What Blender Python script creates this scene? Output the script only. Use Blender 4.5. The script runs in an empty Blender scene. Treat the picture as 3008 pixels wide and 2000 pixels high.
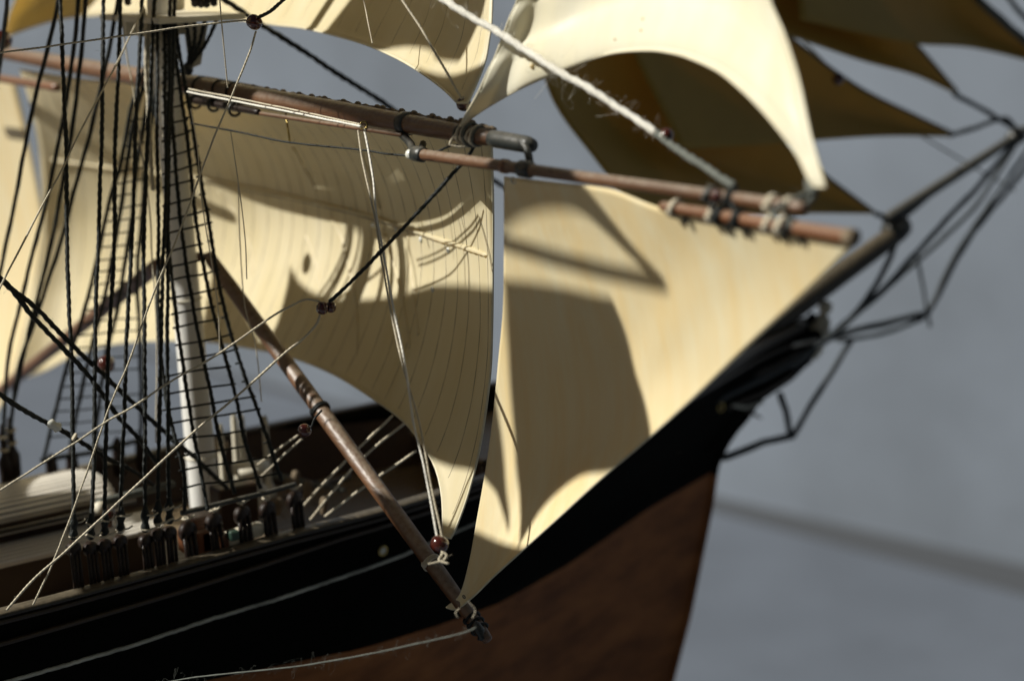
import bpy, math, random
import numpy as np
from mathutils import Vector, Matrix
R = math.radians
random.seed(7); rng = np.random.default_rng(7)
CM = 0.01
scene = bpy.context.scene

# ------------------------------------------------------------------ camera
# ship coordinates in centimetres: X towards the bow, Y to port, Z up, foremast at the origin
F_PX, AZ, PITCH, ROLL = 5050.0, 35.0, 13.5, 1.55
EYE = np.array([-15.1, -33.7, 12.7])
def basis():
    a, t, g = R(AZ), R(PITCH), R(ROLL)
    r0 = np.array([math.cos(a), -math.sin(a), 0]); d0 = np.array([math.sin(a), math.cos(a), 0]); u0 = np.array([0, 0, 1.])
    d = d0*math.cos(t) - u0*math.sin(t); u = u0*math.cos(t) + d0*math.sin(t)
    return r0*math.cos(g) - u*math.sin(g), u*math.cos(g) + r0*math.sin(g), d
CR, CU, CD = basis()
cam_data = bpy.data.cameras.new('camera'); cam = bpy.data.objects.new('camera', cam_data)
scene.collection.objects.link(cam); scene.camera = cam
m = Matrix.Identity(4)
for i in range(3):
    m[i][0], m[i][1], m[i][2], m[i][3] = CR[i], CU[i], -CD[i], EYE[i]*CM
cam.matrix_world = m
cam_data.sensor_width = 36.0; cam_data.lens = 36.0*F_PX/3008
cam_data.clip_start = 0.01; cam_data.clip_end = 20
cam_data.dof.use_dof = True; cam_data.dof.focus_distance = 0.305; cam_data.dof.aperture_fstop = 15.5

# ------------------------------------------------------------------ light
SUN_EL, SUN_OFF = 40.0, 28.0        # height of the sun; how far to port of dead astern it stands
LS = np.array([-math.cos(R(SUN_OFF))*math.cos(R(SUN_EL)), math.sin(R(SUN_OFF))*math.cos(R(SUN_EL)), math.sin(R(SUN_EL))])
sun_d = bpy.data.lights.new('sun', 'SUN'); sun = bpy.data.objects.new('sun', sun_d); scene.collection.objects.link(sun)
sun_d.energy = 5.0; sun_d.angle = R(0.55); sun_d.color = (1.0, 0.97, 0.895)
sun.rotation_euler = Vector(-LS).to_track_quat('-Z', 'Y').to_euler()
world = bpy.data.worlds.new('World'); scene.world = world; world.use_nodes = True
wn = world.node_tree.nodes; bg = wn['Background']
sky = wn.new('ShaderNodeTexSky'); sky.sky_type = 'NISHITA'; sky.sun_disc = False
sky.sun_elevation = R(SUN_EL); sky.sun_rotation = math.atan2(LS[0], LS[1])
wmx = wn.new('ShaderNodeMix'); wmx.data_type = 'RGBA'; wmx.blend_type = 'MULTIPLY'; wmx.inputs[0].default_value = 1
wmx.inputs[7].default_value = (1.0, .88, .74, 1)
world.node_tree.links.new(sky.outputs['Color'], wmx.inputs[6]); world.node_tree.links.new(wmx.outputs[2], bg.inputs['Color']); bg.inputs['Strength'].default_value = 0.016
scene.view_settings.view_transform = 'Standard'; scene.view_settings.look = 'None'
scene.view_settings.exposure = 0.12; scene.view_settings.gamma = 1.0
scene.cycles.max_bounces = 6; scene.cycles.transparent_max_bounces = 6
scene.cycles.use_denoising = True
scene.cycles.sample_clamp_indirect = 4.0

# ------------------------------------------------------------------ helpers
def P(px, py, **k):
    v = CD + CR*(px-1504)/F_PX - CU*(py-1000)/F_PX
    if 'X' in k: t = (k['X']-EYE[0])/v[0]
    elif 'Y' in k: t = (k['Y']-EYE[1])/v[1]
    elif 'Z' in k: t = (k['Z']-EYE[2])/v[2]
    else: t = k['D']
    return EYE + v*t
def depth(p): return float((np.asarray(p)-EYE) @ CD)
def proj(p):
    q = np.asarray(p)-EYE; z = q @ CD
    return np.stack([1504+F_PX*(q @ CR)/z, 1000-F_PX*(q @ CU)/z], -1)

def new_mesh(name, verts, faces, smooth=True):
    me = bpy.data.meshes.new(name)
    me.from_pydata((np.asarray(verts, float)*CM).tolist(), [], faces)
    me.validate(); me.update()
    if smooth: me.polygons.foreach_set('use_smooth', [True]*len(me.polygons))
    return me
def link(name, me, mat, parent=None, label=None, kind=None):
    o = bpy.data.objects.new(name, me); scene.collection.objects.link(o)
    if mat is not None and not me.materials: me.materials.append(mat)
    if parent is not None: o.parent = parent
    if label: o['label'] = label
    if kind: o['kind'] = kind
    return o

def catmull(pts, n, closed=False):
    pts = np.asarray(pts, float)
    if len(pts) < 3:
        t = np.linspace(0, 1, n)[:, None]; return pts[0]*(1-t)+pts[-1]*t
    seg = np.linalg.norm(np.diff(pts, axis=0), axis=1); s = np.concatenate([[0], np.cumsum(seg)])
    # finite-difference tangents on a chord-length parameter (a smooth cubic Hermite)
    T = np.zeros_like(pts)
    T[1:-1] = (pts[2:]-pts[:-2])/(s[2:]-s[:-2])[:, None]
    T[0] = (pts[1]-pts[0])/(s[1]-s[0]); T[-1] = (pts[-1]-pts[-2])/(s[-1]-s[-2])
    q = np.linspace(0, s[-1], n); i = np.clip(np.searchsorted(s, q, 'right')-1, 0, len(pts)-2)
    h = (s[i+1]-s[i])[:, None]; t = ((q-s[i])[:, None])/h
    return (2*t**3-3*t**2+1)*pts[i]+(t**3-2*t**2+t)*h*T[i]+(-2*t**3+3*t**2)*pts[i+1]+(t**3-t**2)*h*T[i+1]

def frames(pts):
    T = np.gradient(pts, axis=0); T /= np.linalg.norm(T, axis=1)[:, None]+1e-12
    N = np.zeros_like(T); a = np.array([0.3, 0.2, 1.0])
    if abs(a @ T[0]/np.linalg.norm(a)) > .9: a = np.array([1., .2, .1])
    n = a-(a @ T[0])*T[0]; n /= np.linalg.norm(n); N[0] = n
    for i in range(1, len(T)):
        n = N[i-1]-(N[i-1] @ T[i])*T[i]; N[i] = n/(np.linalg.norm(n)+1e-12)
    return T, N, np.cross(T, N)

def tube_data(pts, rad, sides=8, twist=0.0, lobes=0, depth_l=0.0, cap=True):
    pts = np.asarray(pts, float); n = len(pts)
    rad = np.broadcast_to(np.asarray(rad, float), (n,))
    T, N, B = frames(pts)
    s = np.concatenate([[0], np.cumsum(np.linalg.norm(np.diff(pts, axis=0), axis=1))])
    th = np.linspace(0, 2*math.pi, sides, endpoint=False)[None, :]
    rr = rad[:, None]*np.ones((1, sides))
    if lobes: rr = rr*(1+depth_l*np.cos(lobes*(th-twist*s[:, None])))
    V = pts[:, None, :]+rr[..., None]*(np.cos(th)[..., None]*N[:, None, :]+np.sin(th)[..., None]*B[:, None, :])
    V = V.reshape(-1, 3); Fc = []
    for i in range(n-1):
        a = i*sides; b = a+sides
        for j in range(sides):
            k = (j+1) % sides; Fc.append((a+j, a+k, b+k, b+j))
    if cap:
        Fc.append(tuple(range(sides))[::-1]); Fc.append(tuple(range((n-1)*sides, n*sides)))
    return V, Fc
class MB:
    def __init__(s): s.V = []; s.F = []; s.n = 0
    def add(s, V, F):
        s.V.append(np.asarray(V, float)); s.F += [tuple(i+s.n for i in f) for f in F]; s.n += len(V); return s
    def tube(s, *a, **k): return s.add(*tube_data(*a, **k))
    def box(s, c, sx, sy, sz, ax=None, bev=0.0):
        # bevelled block: two inset rings on every face edge
        ax = np.eye(3) if ax is None else np.asarray(ax)
        b = bev if bev > 0 else min(sx, sy, sz)*.08
        V = []; idx = {}
        for i, X in enumerate((-1, 1)):
            for j, Y in enumerate((-1, 1)):
                for k, Z in enumerate((-1, 1)):
                    for e in range(3):
                        h = [sx/2, sy/2, sz/2]; q = [X*h[0], Y*h[1], Z*h[2]]
                        for w in range(3):
                            if w != e: q[w] -= (X, Y, Z)[w]*b
                        idx[(X, Y, Z, e)] = len(V); V.append(q)
        F = []
        for e in range(3):
            o = [w for w in range(3) if w != e]
            for S in (-1, 1):
                c4 = []
                for A, Bq in ((-1, -1), (1, -1), (1, 1), (-1, 1)):
                    sg = [0, 0, 0]; sg[e] = S; sg[o[0]] = A; sg[o[1]] = Bq; c4.append(idx[(*sg, e)])
                F.append(tuple(c4))
        for e in range(3):       # bevel strip along axis e
            o = [w for w in range(3) if w != e]
            for A in (-1, 1):
                for Bq in (-1, 1):
                    q = []
                    for S, pr in ((-1, o[0]), (-1, o[1]), (1, o[1]), (1, o[0])):
                        sg = [0, 0, 0]; sg[e] = S; sg[o[0]] = A; sg[o[1]] = Bq; q.append(idx[(*sg, pr)])
                    F.append(tuple(q))
        for X in (-1, 1):
            for Y in (-1, 1):
                for Z in (-1, 1): F.append(tuple(idx[(X, Y, Z, e)] for e in range(3)))
        V = np.array(V) @ ax + np.asarray(c, float)
        return s.add(V, F)
    def lathe(s, c, axis, prof, sides=16):
        axis = np.asarray(axis, float); axis /= np.linalg.norm(axis)
        a = np.array([1., 0, 0]) if abs(axis[0]) < .8 else np.array([0, 1., 0])
        n = np.cross(axis, a); n /= np.linalg.norm(n); b = np.cross(axis, n)
        V = []; F = []
        for (r, h) in prof:
            for j in range(sides):
                t = 2*math.pi*j/sides; V.append(np.asarray(c)+axis*h+(n*math.cos(t)+b*math.sin(t))*max(r, 1e-4))
        for i in range(len(prof)-1):
            for j in range(sides):
                k = (j+1) % sides; F.append((i*sides+j, i*sides+k, (i+1)*sides+k, (i+1)*sides+j))
        return s.add(V, F)
    def ring(s, c, axis, Rr, r, n=24, m_=8):
        axis = np.asarray(axis, float); axis /= np.linalg.norm(axis)
        a = np.array([1., 0, 0]) if abs(axis[0]) < .8 else np.array([0, 1., 0])
        e1 = np.cross(axis, a); e1 /= np.linalg.norm(e1); e2 = np.cross(axis, e1)
        V = []; F = []
        for i in range(n):
            t = 2*math.pi*i/n; d = e1*math.cos(t)+e2*math.sin(t)
            for j in range(m_):
                p = 2*math.pi*j/m_; V.append(np.asarray(c)+d*(Rr+r*math.cos(p))+axis*r*math.sin(p))
        for i in range(n):
            for j in range(m_):
                i2 = (i+1) % n; j2 = (j+1) % m_; F.append((i*m_+j, i2*m_+j, i2*m_+j2, i*m_+j2))
        return s.add(V, F)
    def build(s, name, mat, parent=None, smooth=True, **k):
        o = link(name, new_mesh(name, np.concatenate(s.V), s.F, smooth), mat, parent, **k)
        # consistent outward normals
        import bmesh
        bm = bmesh.new(); bm.from_mesh(o.data); bmesh.ops.recalc_face_normals(bm, faces=bm.faces); bm.to_mesh(o.data); bm.free()
        return o

# ------------------------------------------------------------------ materials
def mat(name, col, rough=.6, bump=0, bscale=400, var=0, vscale=150, col2=None, spec=.5, trans=0, dust=None, dust_amt=0, metallic=0, sheen=0, stretch=None, coat=0):
    M = bpy.data.materials.new(name); M.use_nodes = True; nt = M.node_tree; N = nt.nodes; L = nt.links
    b = N['Principled BSDF']; out = N['Material Output']
    b.inputs['Roughness'].default_value = rough; b.inputs['Specular IOR Level'].default_value = spec
    b.inputs['Metallic'].default_value = metallic; b.inputs['Coat Weight'].default_value = coat
    if sheen: b.inputs['Sheen Weight'].default_value = sheen
    tc = N.new('ShaderNodeTexCoord'); src = tc.outputs['Object']
    if stretch:
        mp = N.new('ShaderNodeMapping'); mp.inputs['Scale'].default_value = stretch; L.new(src, mp.inputs['Vector']); src2 = mp.outputs['Vector']
    else: src2 = src
    colout = None
    if var:
        no = N.new('ShaderNodeTexNoise'); no.inputs['Scale'].default_value = vscale; no.inputs['Detail'].default_value = 6; no.inputs['Roughness'].default_value = .65
        L.new(src2, no.inputs['Vector'])
        rp = N.new('ShaderNodeValToRGB'); rp.color_ramp.elements[0].position = .32; rp.color_ramp.elements[1].position = .68
        c2 = col2 or tuple(c*(1-var) for c in col)
        rp.color_ramp.elements[0].color = (*c2, 1); rp.color_ramp.elements[1].color = (*col, 1)
        L.new(no.outputs['Fac'], rp.inputs['Fac']); colout = rp.outputs['Color']
    else:
        rgb = N.new('ShaderNodeRGB'); rgb.outputs[0].default_value = (*col, 1); colout = rgb.outputs[0]
    if dust:
        g = N.new('ShaderNodeNewGeometry'); sx = N.new('ShaderNodeSeparateXYZ'); L.new(g.outputs['Normal'], sx.inputs['Vector'])
        n2 = N.new('ShaderNodeTexNoise'); n2.inputs['Scale'].default_value = 900; n2.inputs['Detail'].default_value = 4; L.new(src, n2.inputs['Vector'])
        mr = N.new('ShaderNodeMapRange'); mr.inputs['From Min'].default_value = -.1; mr.inputs['From Max'].default_value = .9; L.new(sx.outputs['Z'], mr.inputs['Value'])
        mu = N.new('ShaderNodeMath'); mu.operation = 'MULTIPLY'; L.new(mr.outputs['Result'], mu.inputs[0])
        mr2 = N.new('ShaderNodeMapRange'); mr2.inputs['From Min'].default_value = .3; mr2.inputs['From Max'].default_value = .65
        mr2.inputs['To Min'].default_value = .35*dust_amt; mr2.inputs['To Max'].default_value = dust_amt
        L.new(n2.outputs['Fac'], mr2.inputs['Value']); L.new(mr2.outputs['Result'], mu.inputs[1])
        mx = N.new('ShaderNodeMix'); mx.data_type = 'RGBA'; L.new(mu.outputs[0], mx.inputs[0]); L.new(colout, mx.inputs[6]); mx.inputs[7].default_value = (*dust, 1)
        colout = mx.outputs[2]
    L.new(colout, b.inputs['Base Color'])
    if bump:
        nb = N.new('ShaderNodeTexNoise'); nb.inputs['Scale'].default_value = bscale; nb.inputs['Detail'].default_value = 5; L.new(src2, nb.inputs['Vector'])
        bp = N.new('ShaderNodeBump'); bp.inputs['Strength'].default_value = bump; bp.inputs['Distance'].default_value = .0004
        L.new(nb.outputs['Fac'], bp.inputs['Height']); L.new(bp.outputs['Normal'], b.inputs['Normal'])
    if trans:
        tr = N.new('ShaderNodeBsdfTranslucent')
        tm = N.new('ShaderNodeMix'); tm.data_type = 'RGBA'; tm.blend_type = 'MULTIPLY'; tm.inputs[0].default_value = 1
        L.new(colout, tm.inputs[6]); tm.inputs[7].default_value = (1.0, .84, .46, 1); L.new(tm.outputs[2], tr.inputs['Color'])
        ms = N.new('ShaderNodeMixShader'); ms.inputs[0].default_value = trans
        L.new(b.outputs[0], ms.inputs[1]); L.new(tr.outputs[0], ms.inputs[2]); L.new(ms.outputs[0], out.inputs['Surface'])
    return M
GREY_DUST = (.26, .235, .19)
M = dict(
 sail=mat('sail_plastic', (.89, .835, .62), .42, .12, 500, .10, 90, (.83, .75, .48), trans=.38, stretch=(1, 1, .18)),
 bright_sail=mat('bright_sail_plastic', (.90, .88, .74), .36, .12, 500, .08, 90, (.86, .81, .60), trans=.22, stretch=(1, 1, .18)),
 stunsail=mat('studding_sail_plastic', (.90, .82, .56), .4, .25, 500, .12, 150, (.88, .70, .36), trans=.2, stretch=(1, 1, .10)),
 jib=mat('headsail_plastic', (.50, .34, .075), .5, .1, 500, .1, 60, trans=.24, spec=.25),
 seam=mat('seam_shade_grime', (.30, .235, .14), .7, .2, 900, .3, 300),  # one dark tone for both groove shade and grime
 hem=mat('sail_hem', (.80, .73, .52), .5, .2, 900, .15, 300, trans=.05),
 black_rope=mat('tarred_rope', (.010, .014, .012), .6, .5, 2500, .5, 1200, (.004, .006, .005), sheen=.03, spec=.35),
 slate_rope=mat('slate_rope', (.035, .042, .046), .7),
 grey_rope=mat('grey_rope', (.13, .14, .12), .8, .4, 2500, .3, 900),
 hemp=mat('hemp_thread', (.62, .55, .40), .75, .4, 2500, .25, 700, sheen=.3),
 white_rope=mat('white_cord', (.85, .82, .72), .7, .4, 2500, .1, 700, sheen=.3),
 spar=mat('brown_spar', (.165, .075, .033), .42, .4, 1500, .45, 160, dust=(.33, .285, .22), dust_amt=.62, stretch=(1, .25, 1)),
 dusty=mat('dusty_lashing', (.24, .18, .11), .8, .5, 1800, .4, 500),
 spar2=mat('red_brown_spar', (.19, .075, .032), .32, .3, 1500, .3, 160, dust=(.36, .28, .2), dust_amt=.6, stretch=(1, .25, 1)),
 iron=mat('black_iron', (.022, .027, .026), .4, .3, 1200, .4, 400, dust=GREY_DUST, dust_amt=.4),
 mast=mat('white_mast', (.84, .83, .78), .38, .1, 600, .06, 100),
 offwhite=mat('painted_top', (.74, .69, .55), .5, .2, 800, .15, 200, dust=(.5, .42, .28), dust_amt=.3),
 hull=mat('black_hull', (.0050, .0054, .0042), .75, .35, 700, .35, 120, dust=(.05, .044, .032), dust_amt=.25, stretch=(.3, 1, 1), spec=.02),
 rail=mat('rail_wood', (.030, .024, .016), .42, .35, 900, .4, 150, dust=(.22, .18, .12), dust_amt=.5, stretch=(.25, 1, 1)),
 mould=mat('rail_moulding', (.040, .026, .016), .45, .3, 900, .4, 150, dust=(.08, .06, .04), dust_amt=.4, stretch=(.25, 1, 1)),
 copper=mat('brown_bottom', (.33, .125, .038), .6, .4, 500, .45, 130, (.14, .048, .015), spec=.15, stretch=(.3, 1, 1)),
 stripe=mat('worn_white_line', (.55, .55, .47), .55, .5, 900, .7, 320, (.16, .16, .13), stretch=(.3, 1, 1)),
 inner=mat('dark_bulwark', (.070, .040, .022), .6, .2, 600, .4, 120),
 deck=mat('deck_plank', (.20, .15, .09), .35, .15, 600, .25, 200, stretch=(.15, 1, 1)),
 plank_white=mat('white_plank', (.72, .68, .60), .3, .15, 600, .15, 200, stretch=(.15, 1, 1)),
 house=mat('brown_house', (.042, .019, .008), .4, .2, 600, .3, 160),
 deadeye=mat('deadeye_wood', (.020, .011, .008), .4, .4, 1200, .4, 500, dust=(.06, .045, .03), dust_amt=.25, spec=.3),
 wood=mat('varnished_wood', (.17, .06, .022), .35, .2, 800, .3, 250, dust=(.5, .42, .34), dust_amt=.4),
 green=mat('green_tin', (.035, .075, .05), .5, .4, 900, .5, 500),
 brass=mat('brass', (.50, .38, .14), .3, .2, 1500, .3, 600, metallic=.9),
 glue=mat('dried_glue', (.70, .70, .62), .25, .3, 1500),
 bead=mat('red_brown_bead', (.085, .016, .010), .14, 0, 1, .2, 600, coat=.7),
 pearl=mat('pale_bead', (.75, .70, .58), .2, 0, 1),
 shade_band=mat('shade_band_grey', (.078, .085, .096), .9),  # dark grey standing in for shade at the wall foot
 wall=mat('grey_wall', (.195, .226, .272), .85, .1, 20, .3, 1.7, col2=(.130, .150, .178)),
 table=mat('grey_floor', (.116, .134, .164), .8, .1, 20, .22, 5),
)
_tr = M['bead'].node_tree.nodes['Principled BSDF']; _tr.inputs['Transmission Weight'].default_value = .25
_tr.inputs['Subsurface Weight'].default_value = 0.0

# ------------------------------------------------------------------ surroundings
FZ = -62.0
A0 = P(2000, 1452, Z=FZ); A1 = P(3008, 1722, Z=FZ)
wd = (A1-A0)/np.linalg.norm(A1-A0); wn_ = np.array([-wd[1], wd[0], 0])
if wn_ @ (EYE-A0) > 0: wn_ = -wn_           # points away from the camera
def wallp(s, off, z): return A0+wd*s+wn_*off+np.array([0, 0, z-A0[2]])
def slab(q, d):
    V = list(q)+[np.asarray(p)+d for p in q]
    return MB().add(V, [(0, 1, 2, 3), (7, 6, 5, 4), (0, 4, 5, 1), (1, 5, 6, 2), (2, 6, 7, 3), (3, 7, 4, 0)])
floor = slab([wallp(-420, 0, FZ), wallp(260, 0, FZ), wallp(260, -420, FZ), wallp(-420, -420, FZ)], np.array([0, 0, -8.])).build('floor', M['table'], smooth=False)
bv = floor.modifiers.new('bevel', 'BEVEL'); bv.width = .03; bv.segments = 4; floor['kind'] = 'structure'
wall = slab([wallp(-460, 11, -160), wallp(300, 11, -160), wallp(300, 11, 190), wallp(-460, 11, 190)], wn_*12).build('wall', M['wall'], smooth=False)
wall['kind'] = 'structure'
sk = []  # tapered dark strip in place of the shadow band under the wall
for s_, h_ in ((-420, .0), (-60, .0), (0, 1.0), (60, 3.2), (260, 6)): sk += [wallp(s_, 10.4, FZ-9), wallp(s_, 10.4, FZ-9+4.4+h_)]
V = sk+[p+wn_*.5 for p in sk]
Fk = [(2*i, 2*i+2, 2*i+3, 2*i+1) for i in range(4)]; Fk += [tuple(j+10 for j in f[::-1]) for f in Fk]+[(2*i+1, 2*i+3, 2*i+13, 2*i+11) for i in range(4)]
shade_band = MB().add(V, Fk).build('wall_shade_strip', M['shade_band'], smooth=False); shade_band['kind'] = 'structure'
ped = MB().box((-9, 0, (FZ-9.15)/2), 38, 9, abs(FZ)-9.15, bev=.4).build('pedestal', M['table'], smooth=False)
ped['kind'] = 'structure'

ship = bpy.data.objects.new('model_ship', None); scene.collection.objects.link(ship)
ship['label'] = 'old model of a black-hulled clipper with cream plastic sails and dusty rigging'
ship['category'] = 'ship model'
SHIP = ship

# ------------------------------------------------------------------ hull
XS = [-40, -5, 2, 7, 11, 14, 16.5, 19]; YS = [4.45, 4.45, 4.25, 3.6, 2.6, 1.5, .5, .1]
def yb(x): return np.interp(x, XS, YS)
_xx = np.linspace(-40, 19, 400); _yy = yb(_xx); _k = np.exp(-np.linspace(-3, 3, 41)**2); _k /= _k.sum()
_ys = np.convolve(np.pad(_yy, 20, 'edge'), _k, 'valid')
def yb(x): return np.interp(x, _xx, _ys)
def railz(x): return np.interp(x, [-40, -5, 0, 4, 11.8, 17, 19], [.86, .90, .98, .96, 1.15, 1.67, 1.9])
def railz_port(x): return np.interp(x, [-40, -5, 0, 4, 11.8, 17, 19], [.3, .36, .45, .64, .95, 1.67, 1.9])
def coppz(x): return np.interp(x, [-40, -1.5, 1.75, 5, 7.1, 9.8, 13, 16], [-1.4, -1.8, -2.13, -2.6, -2.8, -2.68, -2.2, -1.9])
def stemx(z): return np.interp(z, [-9, -7.7, -5.83, -2.84, -1.8, -1.28, -.87, -.53, .6, 1.6, 2], [13.1, 13.5, 14.17, 14.98, 15.17, 15.48, 15.92, 16.42, 17.4, 18.5, 19])
def half(s, z):
    """half breadth at fraction s of the length (0 aft .. 1 stem) and height z"""
    x = -30+s*(stemx(z)+30)
    top = yb(x + (19-stemx(1.6))*.0)
    # the frames fine off below the rail and towards the stem
    f = np.clip((z+8.8)/9.0, 0, 1)**.45
    e = np.clip((1-s)/.30, 0, 1); fine = e**np.interp(z, [-9, -1.5, 1.5], [.95, .62, 0.0])
    b = np.minimum(top*f, 4.45*f)*fine if z < 1.2 else top*f
    return x, max(b, .06)
def hull_strip(za, zb, ns=120, nz=14, side=-1):
    V = []; Fc = []
    for j in range(nz+1):
        for i in range(ns+1):
            s = i/ns; s = 1-(1-s)**1.4
            z0, z1 = za(s), zb(s); z = z0+(z1-z0)*j/nz
            x, b = half(s, z); V.append((x, side*b, z))
    for j in range(nz):
        for i in range(ns):
            a = j*(ns+1)+i; Fc.append((a, a+1, a+ns+2, a+ns+1))
    return V, Fc
def sx(s): return -30+s*46
hull = bpy.data.objects.new('hull', None)
b = MB()
for sd in (-1, 1):
    rz = railz if sd < 0 else railz_port
    b.add(*hull_strip(lambda s: coppz(sx(s)), lambda s: rz(-30+s*48.5), side=sd))
hull = b.build('hull', M['hull'], SHIP, label='glossy black hull side'); hs = hull.modifiers.new('skin', 'SOLIDIFY'); hs.thickness = .0012; hs.offset = -1
b = MB()
for sd in (-1, 1): b.add(*hull_strip(lambda s: -8.9, lambda s: coppz(sx(s)), side=sd, nz=20))
b.build('bottom', M['copper'], hull, label='worn red-brown underwater part of the hull')
# stem post: joins both sides with a real thickness
b = MB(); zz = np.linspace(-9, 1.9, 40); b.tube(np.stack([stemx(zz)-.02, 0*zz, zz], 1), np.interp(zz, [-9, -3, 1.9], [.14, .13, .12]), sides=10)
o = b.build('stem_post', M['copper'], hull); o.data.materials.append(M['hull'])
for pl in o.data.polygons:
    if pl.center[2] > -.021: pl.material_index = 1
b = MB(); zz = [-9.1]*40; xx = np.linspace(-30, 13.1, 40); b.box((-8.4, 0, -8.95), 43, .3, .35); b.build('keel', M['copper'], hull)
# cap rail, mouldings, white line
xr = np.linspace(-30, 18.2, 240)
def along(fy, fz, x=xr): return np.stack([x, fy(x), fz(x)], 1)
def strip_sweep(path, prof):
    """sweep a closed (out, up) outline along a rail path"""
    path = np.asarray(path); T = np.gradient(path, axis=0); T /= np.linalg.norm(T, axis=1)[:, None]
    out = np.cross(T, np.array([0, 0, 1.])); out /= np.linalg.norm(out, axis=1)[:, None]
    k = len(prof); V = []; Fc = []
    for p, o_ in zip(path, out):
        for (a, c) in prof: V.append(p+o_*a+np.array([0, 0, c]))
    for i in range(len(path)-1):
        for j in range(k):
            l = (j+1) % k; Fc.append((i*k+j, i*k+l, (i+1)*k+l, (i+1)*k+j))
    Fc.append(tuple(range(k))); Fc.append(tuple(range((len(path)-1)*k, len(path)*k)))
    return V, Fc
def rnd_prof(w, h, dx=0, dz=0, n=12, p=3.0):
    o = []
    for i in range(n):
        t = 2*math.pi*(i+.5)/n; c, s_ = math.cos(t), math.sin(t)
        o.append((dx+math.copysign(abs(c)**(2/p), c)*w/2, dz+math.copysign(abs(s_)**(2/p), s_)*h/2))
    return o
for sd, rz, nm in ((-1, railz, 'cap_rail'), (1, railz_port, 'cap_rail')):
    b = MB(); b.add(*strip_sweep(along(lambda x: sd*yb(x), rz), rnd_prof(.34, .13))); b.build(nm, M['rail'], hull)
b = MB(); b.add(*strip_sweep(along(lambda x: -yb(x)-.03, lambda x: railz(x)-.16), rnd_prof(.10, .10))); b.build('moulding', M['mould'], hull)
mz = lambda x: np.interp(x, [-30, -6, -2.7, -.8, 1.1, 5, 18], [.2, .33, .41, .50, .62, .66, 1.3])
b = MB(); b.add(*strip_sweep(along(lambda x: -yb(x)-.03, mz), rnd_prof(.12, .09))); b.build('moulding', M['mould'], hull)
stz = lambda x: np.interp(x, [-30, -6, -3.5, -2, -.4, 1, 2.75, 4.6, 9, 18], [-.55, -.50, -.47, -.38, -.35, -.27, -.17, -.08, .2, 1.0])
def st_y(x):
    return np.array([-half((xi+30)/(stemx(z)+30), z)[1]-.025 for xi, z in zip(np.atleast_1d(x), np.atleast_1d(stz(x)))])
xs_ = np.linspace(-30, 7.5, 500)
pth = np.stack([xs_, st_y(xs_), stz(xs_)+rng.normal(0, .004, 500)], 1)
b = MB(); b.add(*strip_sweep(pth, rnd_prof(.05, .075))); b.build('white_line', M['stripe'], hull, label='worn thin white line along the black side')
# bulwarks inside, deck planks
b = MB()
for sd, rz in ((-1, railz), (1, railz_port)):
    xx = np.linspace(-30, 15.0, 120); V = []; Fc = []
    for i, x in enumerate(xx):
        wt = min(yb(x)-.16, half((x+30)/(stemx(1.1)+30), 1.1)[1]-.14); wb_ = half((x+30)/(stemx(-.75)+30), -.75)[1]-.2
        V += [(x, sd*max(wt, .01), rz(x)-.05), (x, sd*max(min(wb_, wt-.03), .005), -.75)]
    for i in range(len(xx)-1): Fc.append((2*i, 2*i+1, 2*i+3, 2*i+2))
    b.add(V, Fc)
b.build('bulwark', M['inner'], hull)
def plank_me(L_, w, h):
    bb = MB(); bb.box((0, 0, 0), L_, w, h, bev=.02); return new_mesh('plank', np.concatenate(bb.V), bb.F, False)
pm = {}
def plank(x0, x1, y, z, w, h, material, parent, key):
    k = (key, round(x1-x0, 2), round(w, 3))
    if k not in pm:
        pm[k] = plank_me(x1-x0, w, h); pm[k].materials.append(material)
    o = bpy.data.objects.new('plank', pm[k]); scene.collection.objects.link(o); o.parent = parent; o.location = Vector(((x0+x1)/2, y, z))*CM; return o
def hb_at(x, z):
    sx_ = (x+30)/(stemx(z)+30); return half(sx_, z)[1]
dx_ = np.linspace(-30, 14.6, 60); dV = []; dF = []
for x in dx_:
    w_ = max(hb_at(x, -.8)-.15, .02); dV += [(x, -w_, -.77), (x, w_, -.77)]
for i in range(59): dF.append((2*i, 2*i+2, 2*i+3, 2*i+1))
deck = link('deck', new_mesh('deck', dV, dF, False), M['inner'], SHIP)
_dx = np.linspace(-20, 14.4, 400); _dw = np.array([hb_at(x, -.8) for x in _dx])
for i in range(26):
    y = -3.75+i*.30; lim = float(_dx[np.where(_dw > abs(y)+.32)[0][-1]])
    xs0 = -14+(i % 3)*1.7
    plank(-24, xs0-.03, y, -.72, .27, .08, M['deck'], deck, 'd'); plank(xs0, min(lim, 2.5+(i % 2)), y, -.72, .27, .08, M['deck'], deck, 'd')
    if lim > 5: plank(2.53+(i % 2), lim, y, -.72, .27, .08, M['deck'], deck, 'd')

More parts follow.
